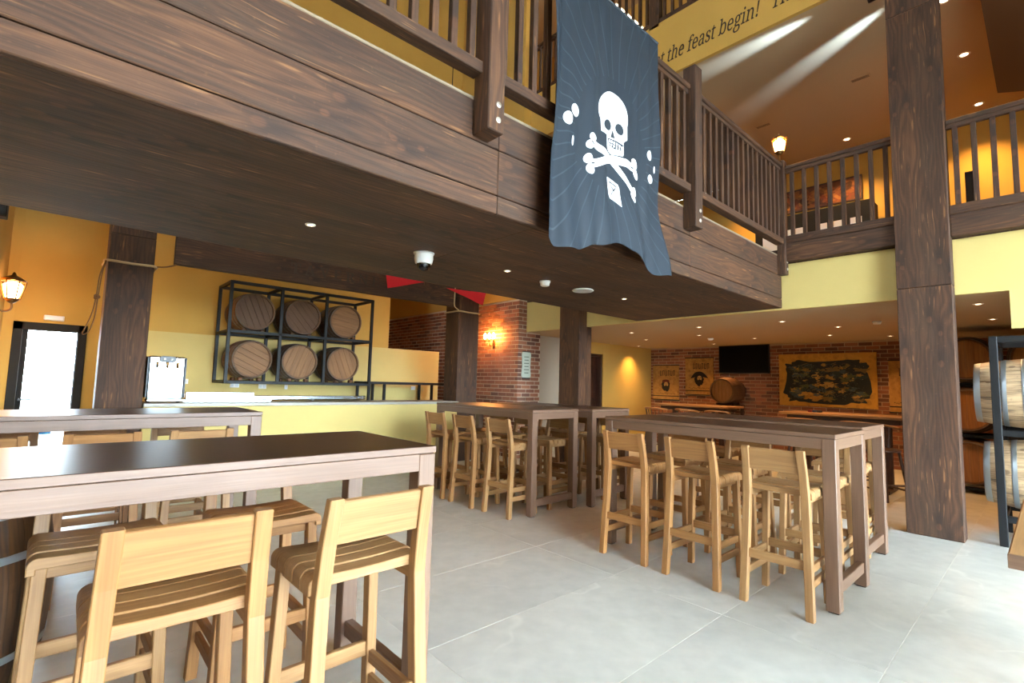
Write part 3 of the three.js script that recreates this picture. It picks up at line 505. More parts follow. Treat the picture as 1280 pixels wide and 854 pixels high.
// ---- hanging sign, ropes, pennants
{
  const t = thing('sign_beam', 'long dark wooden sign board with carved tavern lettering hung over the bar', 'sign');
  mesh('board', bb(0.93, 5.12, 2.71, 3.12, -7.2, -7.12, 0.008, 'x'), M.timber, t);
  const font = await new FontLoader().loadAsync('fonts/droid/droid_serif_bold.typeface.json');
  const g = new TextGeometry('T A V E R N E', { font, size: 0.15, depth: 0.006, curveSegments: 3 }); g.translate(2.28, 2.84, -7.122); mesh('lettering', plain(g), std({ color: 0x3c2d22, roughness: 0.8 }), t);
  for (const x of [1.1, 4.9]) mesh('hanger', tube([[x, 3.1, -7.16], [x, 4.0, -7.16], [x, ROOF, -7.16]], 0.008, 12, 6), M.steel, t);
  const ring = (x0, x1, z0, z1, y, s = 0) => [[x0, y, z1], [(x0 + x1) / 2, y - 0.005, z1 + 0.012], [x1, y + s, z1], [x1 + 0.01, y + s, (z0 + z1) / 2], [x1, y + s, z0], [(x0 + x1) / 2, y, z0 - 0.01], [x0, y, z0], [x0 - 0.01, y, (z0 + z1) / 2]];
  const r = thing('rope', 'beige rope tied round the timber column beside the glazed door, with a hanging loop', 'rope');
  mesh('wrap', tube(ring(0.3, 0.74, -7.46, -7.05, 2.63), 0.014, 90, 8, true), M.rope, r);
  mesh('loop', tube([[0.29, 2.62, -7.03], [0.25, 2.45, -7.0], [0.235, 2.2, -7.0], [0.215, 2.02, -7.0], [0.17, 1.85, -7.0], [0.15, 1.78, -7.0], [0.19, 1.8, -7.0], [0.235, 1.95, -7.0], [0.25, 2.2, -7.0], [0.27, 2.5, -7.01], [0.29, 2.61, -7.03]], 0.007, 80, 6), M.ropeDark, r);
  mesh('knot', place(new THREE.TorusKnotGeometry(0.016, 0.008, 40, 6), 0.24, 2.2, -7.0), M.ropeDark, r);
  mesh('tail', tube([[0.74, 2.63, -7.05], [0.84, 2.65, -7.08], [0.95, 2.7, -7.11]], 0.008, 20, 6), M.ropeDark, r);
  const q = thing('rope', 'beige rope tied round the timber column at the bar end below the red pennant', 'rope');
  mesh('wrap', tube(ring(5.14, 5.61, -7.46, -7.04, 2.63), 0.014, 90, 8, true), M.rope, q); mesh('drop', tube([[5.0, 3.05, -6.98], [4.99, 2.85, -6.98], [5.01, 2.7, -7.0], [5.13, 2.64, -7.03]], 0.009, 24, 6), M.rope, q);
  const red = new THREE.MeshPhysicalMaterial({ color: 0xc8161e, roughness: 0.8, side: THREE.DoubleSide });
  const pennant = (A, B, C, label, cords) => { const pos = [], idx = [], n = 10; for (let i = 0; i <= n; i++) { const u = i / n, top = A.map((v, k) => lerp(v, B[k], u)), bot = A.map((v, k) => lerp(v, C[k], u)), w = 0.02 * Math.sin(u * 9) * u; pos.push(top[0], top[1], top[2] + w, bot[0], bot[1], bot[2] - w); if (i) idx.push(2 * i - 2, 2 * i - 1, 2 * i + 1, 2 * i - 2, 2 * i + 1, 2 * i); } const g = new THREE.BufferGeometry(); g.setAttribute('position', new THREE.BufferAttribute(new Float32Array(pos), 3)); g.setIndex(idx); g.computeVertexNormals(); const t = thing('pennant', label, 'pennant', [0, 0, 0], 0, 'red pennants over the bar'); mesh('cloth', plain(g), red, t); for (const [p, q] of cords) mesh('cord', tube([p, p.map((v, k) => (v + q[k]) / 2), q], 0.004, 6, 5), M.ropeDark, t); return t; };
  pennant([4.32, 3.0, -6.9], [3.6, 3.06, -6.88], [3.64, 2.79, -6.86], 'red cloth pennant hanging in front of the sign board', [[[4.32, 3.0, -6.9], [4.45, 3.0, -7.12]], [[3.6, 3.06, -6.88], [3.55, 3.09, -7.12]]]);
  pennant([4.78, 2.98, -6.95], [5.62, 3.0, -6.9], [5.57, 2.77, -6.9], 'red cloth pennant tied to the timber column beside the brick wall', [[[4.78, 2.98, -6.95], [4.78, 2.99, -7.12]], [[5.62, 3.0, -6.9], [5.55, 3.02, -7.05]]]);
}

// ================================================================ FLAG
{
  const cv = document.createElement('canvas'); cv.width = 1024; cv.height = 1408; const c = cv.getContext('2d');
  const X0 = 2.15, X1 = 3.45, Y1 = 4.18, Y0 = 2.25, px = (x) => (x - X0) / (X1 - X0) * 1024, py = (y) => (Y1 - y) / (Y1 - Y0) * 1408;
  c.fillStyle = '#282f37'; c.fillRect(0, 0, 1024, 1408);
  c.strokeStyle = 'rgba(120,140,155,0.16)'; const cx = px(2.79), cy = py(3.1);   // printed rays
  for (let i = 0; i < 44; i++) { const a = i / 44 * Math.PI * 2; c.lineWidth = 7; c.beginPath(); c.moveTo(cx + Math.cos(a) * 330, cy + Math.sin(a) * 330); c.lineTo(cx + Math.cos(a) * 1200, cy + Math.sin(a) * 1200); c.stroke(); }
  c.fillStyle = '#f2f4f4';
  const ell = (x, y, rx, ry, rot = 0, col = '#f2f4f4') => { c.fillStyle = col; c.beginPath(); c.ellipse(px(x), py(y), rx / (X1 - X0) * 1024, ry / (Y1 - Y0) * 1408, rot, 0, Math.PI * 2); c.fill(); };
  const poly = (pts, col = '#f2f4f4') => { c.fillStyle = col; c.beginPath(); pts.forEach(([x, y], i) => i ? c.lineTo(px(x), py(y)) : c.moveTo(px(x), py(y))); c.closePath(); c.fill(); };
  const ink = '#282f37';
  // skull
  ell(2.775, 3.275, 0.165, 0.16); poly([[2.63, 3.22], [2.64, 3.10], [2.70, 3.075], [2.735, 3.02], [2.87, 3.035], [2.91, 3.10], [2.95, 3.13], [2.93, 3.25]]);
  ell(2.81, 3.0, 0.10, 0.065); poly([[2.70, 3.07], [2.71, 2.99], [2.91, 3.01], [2.90, 3.08]]);
  ell(2.71, 3.155, 0.045, 0.042, 0.2, ink); ell(2.845, 3.165, 0.045, 0.042, -0.2, ink); poly([[2.775, 3.135], [2.755, 3.07], [2.805, 3.072]], ink);
  poly([[2.715, 3.055], [2.90, 3.065], [2.885, 3.012], [2.81, 2.992], [2.735, 3.002]], ink);
  for (let i = 0; i < 6; i++) { const x = 2.735 + i * 0.028; poly([[x, 3.048], [x + 0.021, 3.05], [x + 0.019, 3.028], [x + 0.003, 3.026]]); poly([[x + 0.003, 3.02], [x + 0.021, 3.022], [x + 0.017, 3.002], [x + 0.006, 3.0]]); }
  // crossed bones
  const bone = (a, b, w, e) => { const dx = b[0] - a[0], dy = b[1] - a[1], l = Math.hypot(dx, dy), nx = -dy / l * w, ny = dx / l * w; poly([[a[0] + nx, a[1] + ny], [b[0] + nx, b[1] + ny], [b[0] - nx, b[1] - ny], [a[0] - nx, a[1] - ny]]); for (const p of [a, b]) for (const s of [-1, 1]) ell(p[0] + s * nx * 1.25, p[1] + s * ny * 1.25, e, e * 0.9); };
  bone([2.545, 3.0], [3.055, 2.77], 0.026, 0.036);
  c.lineWidth = 10; c.strokeStyle = ink; c.beginPath(); c.moveTo(px(2.6), py(2.862)); c.lineTo(px(2.98), py(3.0)); c.stroke();
  bone([2.535, 2.83], [3.075, 2.985], 0.03, 0.042);
  for (const [x, y, r] of [[2.57, 2.84, -0.3], [3.03, 2.97, -0.3], [3.0, 2.795, 0.45], [2.56, 2.99, 0.45]]) ell(x, y, 0.022, 0.006, r, ink);
  // hourglass
  poly([[2.74, 2.76], [2.86, 2.735], [2.87, 2.715], [2.865, 2.57], [2.75, 2.60], [2.74, 2.62]]); poly([[2.757, 2.735], [2.85, 2.715], [2.812, 2.665], [2.85, 2.60], [2.762, 2.622], [2.80, 2.668]], ink); poly([[2.805, 2.665], [2.845, 2.60], [2.77, 2.618]]); poly([[2.775, 2.72], [2.84, 2.706], [2.808, 2.68]]);
  // pale dots
  for (const [x, y, rx, ry] of [[2.365, 3.19, 0.045, 0.042], [2.30, 3.115, 0.04, 0.045], [2.366, 2.985, 0.014, 0.035], [3.25, 3.18, 0.035, 0.04], [3.275, 2.998, 0.045, 0.035], [3.345, 3.09, 0.014, 0.03]]) ell(x, y, rx, ry);
  const map = new THREE.CanvasTexture(cv); map.colorSpace = THREE.SRGBColorSpace; map.magFilter = THREE.LinearFilter;
  const NX = 90, NY = 110, pos = [], uv = [], idx = [];
  const bottom = (s) => { const k = [[0, 2.27], [0.04, 2.22], [0.16, 2.235], [0.32, 2.31], [0.5, 2.372], [0.62, 2.345], [0.72, 2.285], [0.82, 2.225], [1, 2.255]]; for (let i = 1; i < k.length; i++) if (s <= k[i][0]) return lerp(k[i - 1][1], k[i][1], smooth(0, 1, (s - k[i - 1][0]) / (k[i][0] - k[i - 1][0]))); return 2.25; };
  for (let j = 0; j <= NY; j++) for (let i = 0; i <= NX; i++) {
    const s = i / NX, t = j / NY, xl = 2.15 + 0.04 * Math.sin(Math.min(1, t * 1.4) * Math.PI) - 0.01, xr = 3.425 - 0.03 * smooth(0.4, 0.75, t) + 0.14 * smooth(0.72, 1, t);
    let x = lerp(xl, xr, s), y = lerp(4.185, bottom(s), t);
    const edge = Math.exp(-s * 4.5) + 0.7 * Math.exp(-(1 - s) * 5), low = smooth(0.1, 1, t);
    const fold = 0.020 * edge * Math.sin(s * 44 + t * 3) + 0.012 * low * Math.sin(s * 23 + 1.2 - t * 2.2) + 0.008 * Math.sin(s * 60 + t * 4) * edge + 0.010 * Math.sin((s * 0.9 + t * 0.7) * 17) * smooth(0.0, 0.3, t) * 0.5;
    const z = -2.062 + fold + 0.035 * smooth(0.1, 0.5, t) * (0.4 + 0.6 * Math.sin(s * Math.PI)) + 0.03 * smooth(0.7, 1, t);
    pos.push(x, y, z); uv.push((lerp(2.165, 3.42, s) - X0) / (X1 - X0), 1 - (Y1 - lerp(4.185, 2.27, t)) / (Y1 - Y0));
    if (i && j) { const a = j * (NX + 1) + i; idx.push(a - NX - 2, a - 1, a, a - NX - 2, a, a - NX - 1); }
  }
  const g = new THREE.BufferGeometry(); g.setAttribute('position', new THREE.BufferAttribute(new Float32Array(pos), 3)); g.setAttribute('uv', new THREE.BufferAttribute(new Float32Array(uv), 2)); g.setIndex(idx); g.computeVertexNormals();
  const t = thing('pirate_flag', 'dark grey flag with white skull and crossbones hanging from the bridge railing', 'flag');
  mesh('cloth', g, new THREE.MeshPhysicalMaterial({ map, roughness: 0.62, specularIntensity: 0.4, side: THREE.DoubleSide }), t);
  mesh('hem', tube([[2.15, 4.185, -2.062], [2.6, 4.18, -2.06], [3.42, 4.185, -2.062]], 0.009, 20, 8), std({ color: 0x39434d, roughness: 0.7 }), t);
}

// ================================================================ CEILING FITTINGS
function downlight(x, y, z, label, group, cd, o = {}) {
  const t = thing('ceiling_downlight', label, 'downlight', [x, y, z], 0, group), r = o.r ?? 0.04;
  mesh('trim_ring', lathe([[r * 0.72, -0.001], [r * 0.75, -0.007], [r * 1.1, -0.006], [r * 1.2, 0]], 24), o.ring ?? M.plastic, t);
  mesh('lens', lathe([[0, -0.004], [r * 0.5, -0.0045], [r * 0.72, -0.002]], 20), M.lens, t);
  spot(t, 0, -0.012, 0, cd, o); return t;
}
for (const [x, z, l] of [[1.145, -3.25, 'between the drinks machine and the dome camera'], [2.9, -3.26, 'between the dome camera and the smoke detector'], [4.74, -3.29, 'next to the white speaker disc']]) downlight(x, BY0, z, 'small warm downlight in the bridge underside ' + l, 'downlights under the bridge', 3, { r: 0.028 });
for (const [x, z] of [[7.6, -2.58], [8.68, -2.16], [7.58, -3.82], [8.73, -4.4], [7.7, -5.18], [9.82, -3.83], [9.9, -2.59], [10.55, -1.85], [9.0, -5.7], [10.6, -5.0]]) downlight(x, CEIL, z, 'small round downlight in the low ceiling of the back room', 'downlights of the back room', 9, { color: 0xffc078 });
downlight(10.3, CEIL, -6.72, 'downlight washing the yellow wall beside the dark door', 'downlights of the back room', 14, { angle: 0.95, penumbra: 1, color: 0xffcf80 });
for (const [x, z, l] of [[7.28, -0.5, 'above the black steel barrel frame'], [8.84, -0.48, 'close to the stacked honey barrels']]) downlight(x, CEIL, z, 'small round downlight in the low ceiling ' + l, 'downlights above the barrels', 9, { color: 0xffc078 });
for (const [x, z] of [[7.53, -0.67], [8.99, -0.62], [10.74, -0.6], [10.6, -2.4], [10.6, -4.2]]) downlight(x, UP, z, 'bright downlight in the upper gallery ceiling', 'downlights of the upper gallery', 45, { r: 0.06, color: 0xffbe6a });
{
  const d = thing('dome_camera', 'white dome security camera under the walkway bridge', 'camera', [2.05, BY0, -3.3]); mesh('housing', lathe([[0.072, 0], [0.074, -0.05], [0.066, -0.085], [0.055, -0.09]], 32), M.plastic, d); mesh('dome', lathe([[0.055, -0.088], [0.05, -0.115], [0.036, -0.135], [0, -0.146]], 28), M.smoked, d); mesh('base_plate', lathe([[0, -0.001], [0.082, -0.001], [0.08, -0.012], [0.07, -0.014]], 32), M.plastic, d);
  const s = thing('smoke_detector', 'small white smoke detector under the walkway bridge', 'detector', [3.44, BY0, -3.31]); mesh('base', lathe([[0, 0], [0.055, 0], [0.053, -0.018], [0.05, -0.02]], 28), M.plastic, s); mesh('sensor_cap', lathe([[0.048, -0.018], [0.044, -0.045], [0.03, -0.052], [0, -0.053]], 28), M.plastic, s);
  const p = thing('ceiling_speaker', 'flat round white speaker disc under the walkway bridge', 'speaker', [4.02, BY0, -3.31]); mesh('rim', lathe([[0.105, 0], [0.115, -0.008], [0.108, -0.016], [0.098, -0.014]], 36), M.plastic, p); mesh('grille', lathe([[0, -0.012], [0.06, -0.013], [0.1, -0.012]], 36), std({ color: 0xd9d7d2, roughness: 0.7, bumpMap: plasterT, bumpScale: 0.002 }), p);
  const beam = (label, x, z, tx, tz) => { const y = 5.95, c = thing('added_beam_spotlight', label, 'spotlight', [x, y, z], Math.atan2(tx - x, tz - z), 'added beam spotlights for the gallery ceiling streaks'), d = Math.hypot(tx - x, tz - z); mesh('stem', lathe([[0, 0.17], [0.03, 0.17], [0.03, 0.16], [0.008, 0.15], [0.008, 0.02], [0, 0.02]], 14), M.black, c); const h = lathe([[0.02, 0], [0.03, 0], [0.034, -0.02], [0.03, -0.1], [0.014, -0.12], [0, -0.12]], 20); h.rotateX(Math.PI / 2); mesh('housing', h, M.black, c); const l = lathe([[0, 0.001], [0.02, 0.001], [0.026, -0.002]], 18); l.rotateX(Math.PI / 2); mesh('lens', l, std({ color: 0xe8f2ff, emissive: 0xdcecff, emissiveIntensity: 10 }), c); spot(c, 0, 0, 0.012, 130, { color: 0xaed4ff, angle: 0.13, penumbra: 1, to: [0, 0.17, 1.3] }); };  // invented lamps, added out of view to cast the pale ceiling streaks
  beam('added unseen spotlight behind the top of the tall column, making a ceiling streak', 6.9, -0.65, 7.72, -2.2); beam('added unseen spotlight beside the painted parapet, making a pale ceiling streak', 6.66, -1.25, 6.78, -2.75);
  for (const [x, z, l] of [[9.0, -3.3, 'slim ceiling grille near the glowing lantern'], [8.6, -1.75, 'slim ceiling grille close to the tall column']]) { const q = thing('ceiling_grille', l, 'vent', [x, UP, z]); mesh('frame', place(cbox(0.1, 0.012, 0.26, 0.003), 0, -0.006, 0), M.white, q); for (const u of [-0.025, 0, 0.025]) mesh('slot', place(cbox(0.01, 0.003, 0.22, 0.001), u, -0.0135, 0), M.darkDoor, q); }
  for (const [x, z, l] of [[9.4, -4.5, 'white smoke detector on the low ceiling near the wanted posters'], [8.3, -1.6, 'white smoke detector on the low ceiling behind the timber column']]) { const q = thing('smoke_detector', l, 'detector', [x, CEIL, z]); mesh('base', lathe([[0, 0], [0.055, 0], [0.053, -0.018], [0.05, -0.02]], 20), M.plastic, q); mesh('sensor_cap', lathe([[0.048, -0.018], [0.044, -0.04], [0, -0.045]], 20), M.plastic, q); }
}
// ---- wall lamps
function lanternShade(t, y, s, cd) {                               // four-sided lantern, base at y
  const fr = (a, b) => { const v = new THREE.Vector3().subVectors(b, a), g = new THREE.CylinderGeometry(0.006 * s, 0.006 * s, v.length(), 6); g.applyQuaternion(new THREE.Quaternion().setFromUnitVectors(new THREE.Vector3(0, 1, 0), v.normalize())); g.translate((a.x + b.x) / 2, (a.y + b.y) / 2, (a.z + b.z) / 2); return g; };
  const B = [], T = []; for (let i = 0; i < 6; i++) { const a = i / 6 * Math.PI * 2; B.push(new THREE.Vector3(Math.cos(a) * 0.055 * s, y, Math.sin(a) * 0.055 * s)); T.push(new THREE.Vector3(Math.cos(a) * 0.09 * s, y + 0.17 * s, Math.sin(a) * 0.09 * s)); }
  const gs = []; for (let i = 0; i < 6; i++) { gs.push(fr(B[i], T[i]), fr(B[i], B[(i + 1) % 6]), fr(T[i], T[(i + 1) % 6])); } mesh('cage', gs, M.brass, t);
  mesh('lantern_roof', lathe([[0, y + 0.26 * s], [0.012 * s, y + 0.25 * s], [0.02 * s, y + 0.225 * s], [0.06 * s, y + 0.205 * s], [0.105 * s, y + 0.172 * s], [0, y + 0.172 * s]], 6), M.brass, t);
  mesh('lantern_floor', lathe([[0, y], [0.058 * s, y], [0.03 * s, y - 0.03 * s], [0, y - 0.05 * s]], 12), M.brass, t);
  mesh('bulb', lathe([[0, y + 0.01], [0.045 * s, y + 0.015 * s], [0.06 * s, y + 0.07 * s], [0.07 * s, y + 0.13 * s], [0.05 * s, y + 0.155 * s], [0, y + 0.165 * s]], 16), M.bulb, t);
  bulbLight(t, 0, y + 0.09 * s, 0, cd);
}
{
  const a = thing('wall_lantern', 'glowing brass lantern on the gallery corner post above the walkway', 'lamp', [6.41, 4.2, -2.165]); mesh('stem', lathe([[0, 0], [0.03, 0], [0.012, 0.03], [0.012, 0.1], [0, 0.1]], 12), M.brass, a); lanternShade(a, 0.13, 0.95, 5);
  const b = thing('wall_lantern', 'glowing brass lantern on the yellow wall beside the glazed door', 'lamp', [-0.44, 2.1, -7.6]); mesh('bracket', tube([[-0.13, -0.06, 0], [-0.06, -0.09, 0], [0, -0.06, 0], [0, 0.02, 0]], 0.01, 20, 8), M.brass, b); mesh('back_plate', place(cbox(0.012, 0.16, 0.07, 0.003), -0.124, -0.05, 0), M.brass, b); lanternShade(b, 0.05, 1.15, 2.4);
  const c = thing('wall_sconce', 'brass wall lamp with three glowing candle bulbs on the brick wall', 'lamp', [PX - 0.01, 2.13, -7.42], 0); mesh('back_plate', place(cbox(0.014, 0.14, 0.08, 0.004), 0, 0, 0), M.brass, c);
  for (const z of [-0.13, 0, 0.13]) { const arm = mesh('arm', tube([[-0.01, -0.02, 0], [-0.07, -0.03, z * 0.5], [-0.12, 0.0, z], [-0.12, 0.06, z]], 0.007, 16, 6), M.brass, c); mesh('candle_cup', place(lathe([[0, 0], [0.02, 0.005], [0.024, 0.02], [0.01, 0.022], [0.01, 0.05], [0, 0.05]], 12), -0.12, 0.05, z), M.brass, arm); mesh('bulb', place(lathe([[0, 0], [0.018, 0.01], [0.03, 0.05], [0.026, 0.09], [0, 0.13]], 14), -0.12, 0.1, z), M.bulb, c); bulbLight(c, -0.12, 0.16, z, 1.5); }
  const e = thing('emergency_light', 'white emergency light above the glazed door', 'lamp', [-0.1, 2.07, BZ]); mesh('housing', place(cbox(0.2, 0.07, 0.04, 0.008), 0, 0, 0.02), M.plastic, e); mesh('diffuser', place(cbox(0.18, 0.05, 0.008, 0.003), 0, 0, 0.042), std({ color: 0xdfe2e4, roughness: 0.3 }), e);
  const k = thing('dark_wall_box', 'small dark box mounted high on the yellow wall beside the glazed door', 'speaker', [-0.535, 2.98, -7.0]); mesh('cabinet', place(cbox(0.068, 0.18, 0.16, 0.006), 0, 0, 0), M.blackMatt, k); mesh('grille', place(cbox(0.05, 0.16, 0.008, 0.002), 0, 0, 0.082), M.black, k);  // unidentified dark box; its speaker grille and category are assumed
}
{ const t = thing('linear_lamp', 'thin glowing white bar lamp behind the topmost railing', 'lamp', [7.75, 8.6, -5.27]); mesh('housing', place(cbox(1.0, 0.03, 0.05, 0.004), 0, 0.017, 0), M.plastic, t); mesh('tube', place(cbox(0.96, 0.02, 0.04, 0.004), 0, -0.008, 0), M.lens, t); for (const x of [-0.4, 0.4]) mesh('hanger', place(cbox(0.008, ROOF - 8.632, 0.008, 0.001), x, 0.032 + (ROOF - 8.632) / 2, 0), M.steel, t); bulbLight(t, 0, -0.05, 0, 6, 0xffe8cc); }
// plaque on the pier
{ const t = thing('pier_plaque', 'small pale scroll plaque on the end of the brick pier', 'sign', [6.5, 1.73, PZ + 0.012]); const sh = new THREE.Shape(); sh.moveTo(-0.1, -0.24); sh.quadraticCurveTo(0, -0.27, 0.1, -0.24); sh.lineTo(0.12, -0.2); sh.lineTo(0.1, 0); sh.lineTo(0.12, 0.2); sh.lineTo(0.1, 0.24); sh.quadraticCurveTo(0, 0.27, -0.1, 0.24); sh.lineTo(-0.12, 0.2); sh.lineTo(-0.1, 0); sh.lineTo(-0.12, -0.2);
  mesh('plate', plain(new THREE.ExtrudeGeometry(sh, { depth: 0.012, bevelEnabled: false })), std({ color: 0xbfc8b8, roughness: 0.7 }), t); mesh('script', [0.15, 0.09, 0.03, -0.03, -0.09, -0.15].map((y, i) => place(cbox(0.13 - 0.02 * (i % 2), 0.014, 0.003, 0.0005), 0, y, 0.0135)), std({ color: 0x5a6656, roughness: 0.8 }), t); mesh('rim', [place(cbox(0.2, 0.02, 0.02, 0.004), 0, 0.25, 0.008), place(cbox(0.2, 0.02, 0.02, 0.004), 0, -0.25, 0.008)], M.black, t); }

// ================================================================ BACK ROOM
function canvasTex(w, h, draw) { const cv = document.createElement('canvas'); cv.width = w; cv.height = h; draw(cv.getContext('2d'), w, h); const t = new THREE.CanvasTexture(cv); t.colorSpace = THREE.SRGBColorSpace; t.magFilter = THREE.LinearFilter; return t; }
function facing(w, h, d, m) { const g = new THREE.BoxGeometry(w, h, d); g.rotateY(-Math.PI / 2); return plain(g); }   // print side towards -x
{
  const t = thing('television', 'flat black television on the brick wall', 'television', [TVX - 0.06, 2.045, -4.63]); mesh('housing', place(cbox(0.05, 0.63, 1.1, 0.006), 0, 0, 0), M.black, t); mesh('screen', place(cbox(0.004, 0.59, 1.06, 0.001), -0.0265, 0, 0), new THREE.MeshPhysicalMaterial({ color: 0x020203, roughness: 0.3, specularIntensity: 0.25 }), t); mesh('wall_mount', place(cbox(0.04, 0.3, 0.4, 0.004), 0.035, 0, 0), M.steel, t);
  let s = 11; const R = () => hash(s++, 5, 3);
  const mapT = canvasTex(1024, 640, (c, w, h) => {
    c.fillStyle = '#b8862e'; c.fillRect(0, 0, w, h); for (let i = 0; i < 500; i++) { c.fillStyle = `rgba(${R() > 0.5 ? '70,40,8' : '220,170,80'},0.10)`; c.beginPath(); c.arc(R() * w, R() * h, 4 + R() * 26, 0, 7); c.fill(); }
    c.fillStyle = '#1d231f'; c.beginPath(); for (let i = 0; i <= 80; i++) { const a = i / 80 * Math.PI * 2, k = 1 + 0.04 * Math.sin(a * 9) + 0.03 * Math.sin(a * 17 + 1), p = (v) => Math.sign(v) * Math.pow(Math.abs(v), 0.35); c.lineTo(w / 2 + p(Math.cos(a)) * w * 0.43 * k, h * 0.53 + p(Math.sin(a)) * h * 0.40 * k); } c.fill();
    for (let i = 0; i < 150; i++) { const x = w * (0.13 + 0.74 * R()), y = h * (0.2 + 0.66 * R()), n = 16, r0 = 5 + R() * R() * 60; c.fillStyle = ['rgba(176,124,48,.9)', 'rgba(128,96,44,.85)', 'rgba(84,82,46,.9)', 'rgba(200,146,62,.85)', 'rgba(40,52,46,.9)', 'rgba(62,78,80,.8)'][Math.floor(R() * 6)]; c.beginPath(); for (let k = 0; k < n; k++) { const a = k / n * 6.283, r = r0 * (0.35 + R()); c.lineTo(x + Math.cos(a) * r * 1.7, y + Math.sin(a) * r * 0.8); } c.fill(); }
    for (let i = 0; i < 130; i++) { c.lineWidth = 1.5 + R() * 4; c.strokeStyle = ['rgba(12,13,11,.85)', 'rgba(190,150,90,.55)', 'rgba(60,80,84,.7)'][i % 3]; const x = w * (0.14 + 0.7 * R()), y = h * (0.2 + 0.62 * R()); c.beginPath(); c.moveTo(x, y); c.quadraticCurveTo(x + 40 * R(), y - 60 * R(), x + 120 * (R() - 0.3), y + 70 * (R() - 0.5)); c.stroke(); }
    for (let i = 0; i < 160; i++) { c.fillStyle = 'rgba(205,175,125,.6)'; c.fillRect(w * (0.12 + 0.76 * R()), h * (0.2 + 0.68 * R()), 2 + R() * 7, 2 + R() * 3); }
  });
  const m = thing('treasure_map', 'large dark painted map with a ragged ochre border on the brick wall', 'painting', [TVX - 0.062, 1.6, -3.04]); mesh('panel', facing(1.7, 1.06, 0.02), std({ map: mapT, roughness: 0.8 }), m); mesh('batten', [place(cbox(0.02, 0.05, 1.5, 0.003), 0.02, 0.3, 0), place(cbox(0.02, 0.05, 1.5, 0.003), 0.02, -0.3, 0)], M.darkDoor, m);
  const poster = (z, y, w, h, label, hat) => {
    const tx = canvasTex(320, 400, (c, W, H) => {
      c.fillStyle = '#a5793a'; c.fillRect(0, 0, W, H); for (let i = 0; i < 240; i++) { c.fillStyle = `rgba(${R() > 0.5 ? '60,34,10' : '210,165,95'},0.10)`; c.beginPath(); c.arc(R() * W, R() * H, 3 + R() * 18, 0, 7); c.fill(); }
      c.fillStyle = '#2b1a0c'; for (let i = 0; i < 6; i++) { const x = 90 + i * 32; c.fillRect(x, 60, 7, 62); if (i % 2) c.fillRect(x, 60, 22, 8); else c.fillRect(x, 112, 20, 8); c.fillRect(x + 16, 64, 6, 54); }
      c.fillStyle = '#1b120b'; c.beginPath(); for (let k = 0; k < 40; k++) { const a = k / 40 * 6.283, r = 1 + 0.22 * (R() - 0.5); c.lineTo(W / 2 + Math.cos(a) * 52 * r, 236 + Math.sin(a) * 66 * r); } c.fill();
      if (hat) { c.beginPath(); c.moveTo(62, 226); c.quadraticCurveTo(100, 150, 150, 150); c.quadraticCurveTo(210, 140, 262, 222); c.quadraticCurveTo(160, 190, 62, 226); c.fill(); } else { c.fillStyle = '#5a1f14'; c.beginPath(); c.ellipse(W / 2, 186, 46, 20, 0, 0, 7); c.fill(); }
      c.fillStyle = '#b98d4c'; c.beginPath(); c.ellipse(W / 2 + 4, 224, 26, 30, 0, 0, 7); c.fill(); c.fillStyle = '#1b120b'; c.fillRect(W / 2 - 14, 214, 12, 5); c.fillRect(W / 2 + 9, 214, 12, 5); c.fillRect(W / 2 + 1, 222, 5, 12); c.beginPath(); c.ellipse(W / 2 + 4, 258, 26, 22, 0, 0, 7); c.fill(); c.fillStyle = '#2b1a0c';
      for (let i = 0; i < 14; i++) c.fillRect(40 + i * 17, 322 + (i % 3) * 4, 10, 5); c.fillRect(0, 352, W, 9);
    });
    const p = thing('wanted_poster', label, 'poster', [TVX - 0.035, y, z], 0, 'wanted posters on the brick wall'); mesh('sheet', facing(w, h, 0.008), std({ map: tx, roughness: 0.85 }), p); mesh('rod', place(cbox(0.02, 0.02, w + 0.02, 0.004), 0, h / 2, 0), M.blackMatt, p); mesh('rod', place(cbox(0.02, 0.02, w + 0.02, 0.004), 0, -h / 2, 0), M.blackMatt, p);
  };
  poster(-6.56, 1.5, 0.72, 0.86, 'brown wanted poster of a bearded head beside the yellow wall', false); poster(-5.68, 1.66, 0.7, 0.88, 'brown wanted poster of a head in a dark hat beside the television', true); poster(-1.75, 1.5, 0.55, 0.95, 'brown wanted poster between the painted map and the timber column', false);
  const b = barrel('wine_barrel', 'small honey-coloured barrel lying on its side under the television', { rE: 0.26, rM: 0.3, L: 0.62, mat: M.barrelDark, head: M.barrelAmber, hoop: M.barrelDark }); b.rotation.y = Math.PI / 2; b.position.set(10.92, 1.33, -4.85);
  const st = thing('barrel_stand', 'dark wooden stand carrying the small barrel under the television', 'stand', [10.92, 0, -4.85]); mesh('top', place(cbox(0.6, 0.05, 0.5, 0.004), 0, 1.0, 0), M.darkDoor, st); for (const x of [-0.26, 0.26]) for (const z of [-0.2, 0.2]) mesh('leg', place(cbox(0.06, 0.97, 0.06, 0.004), x, 0.487, z), M.darkDoor, st);
  for (const z of [-0.17, 0.17]) mesh('chock', place(cbox(0.3, 0.045, 0.05, 0.006), 0, 1.047, z), M.darkDoor, st);
}
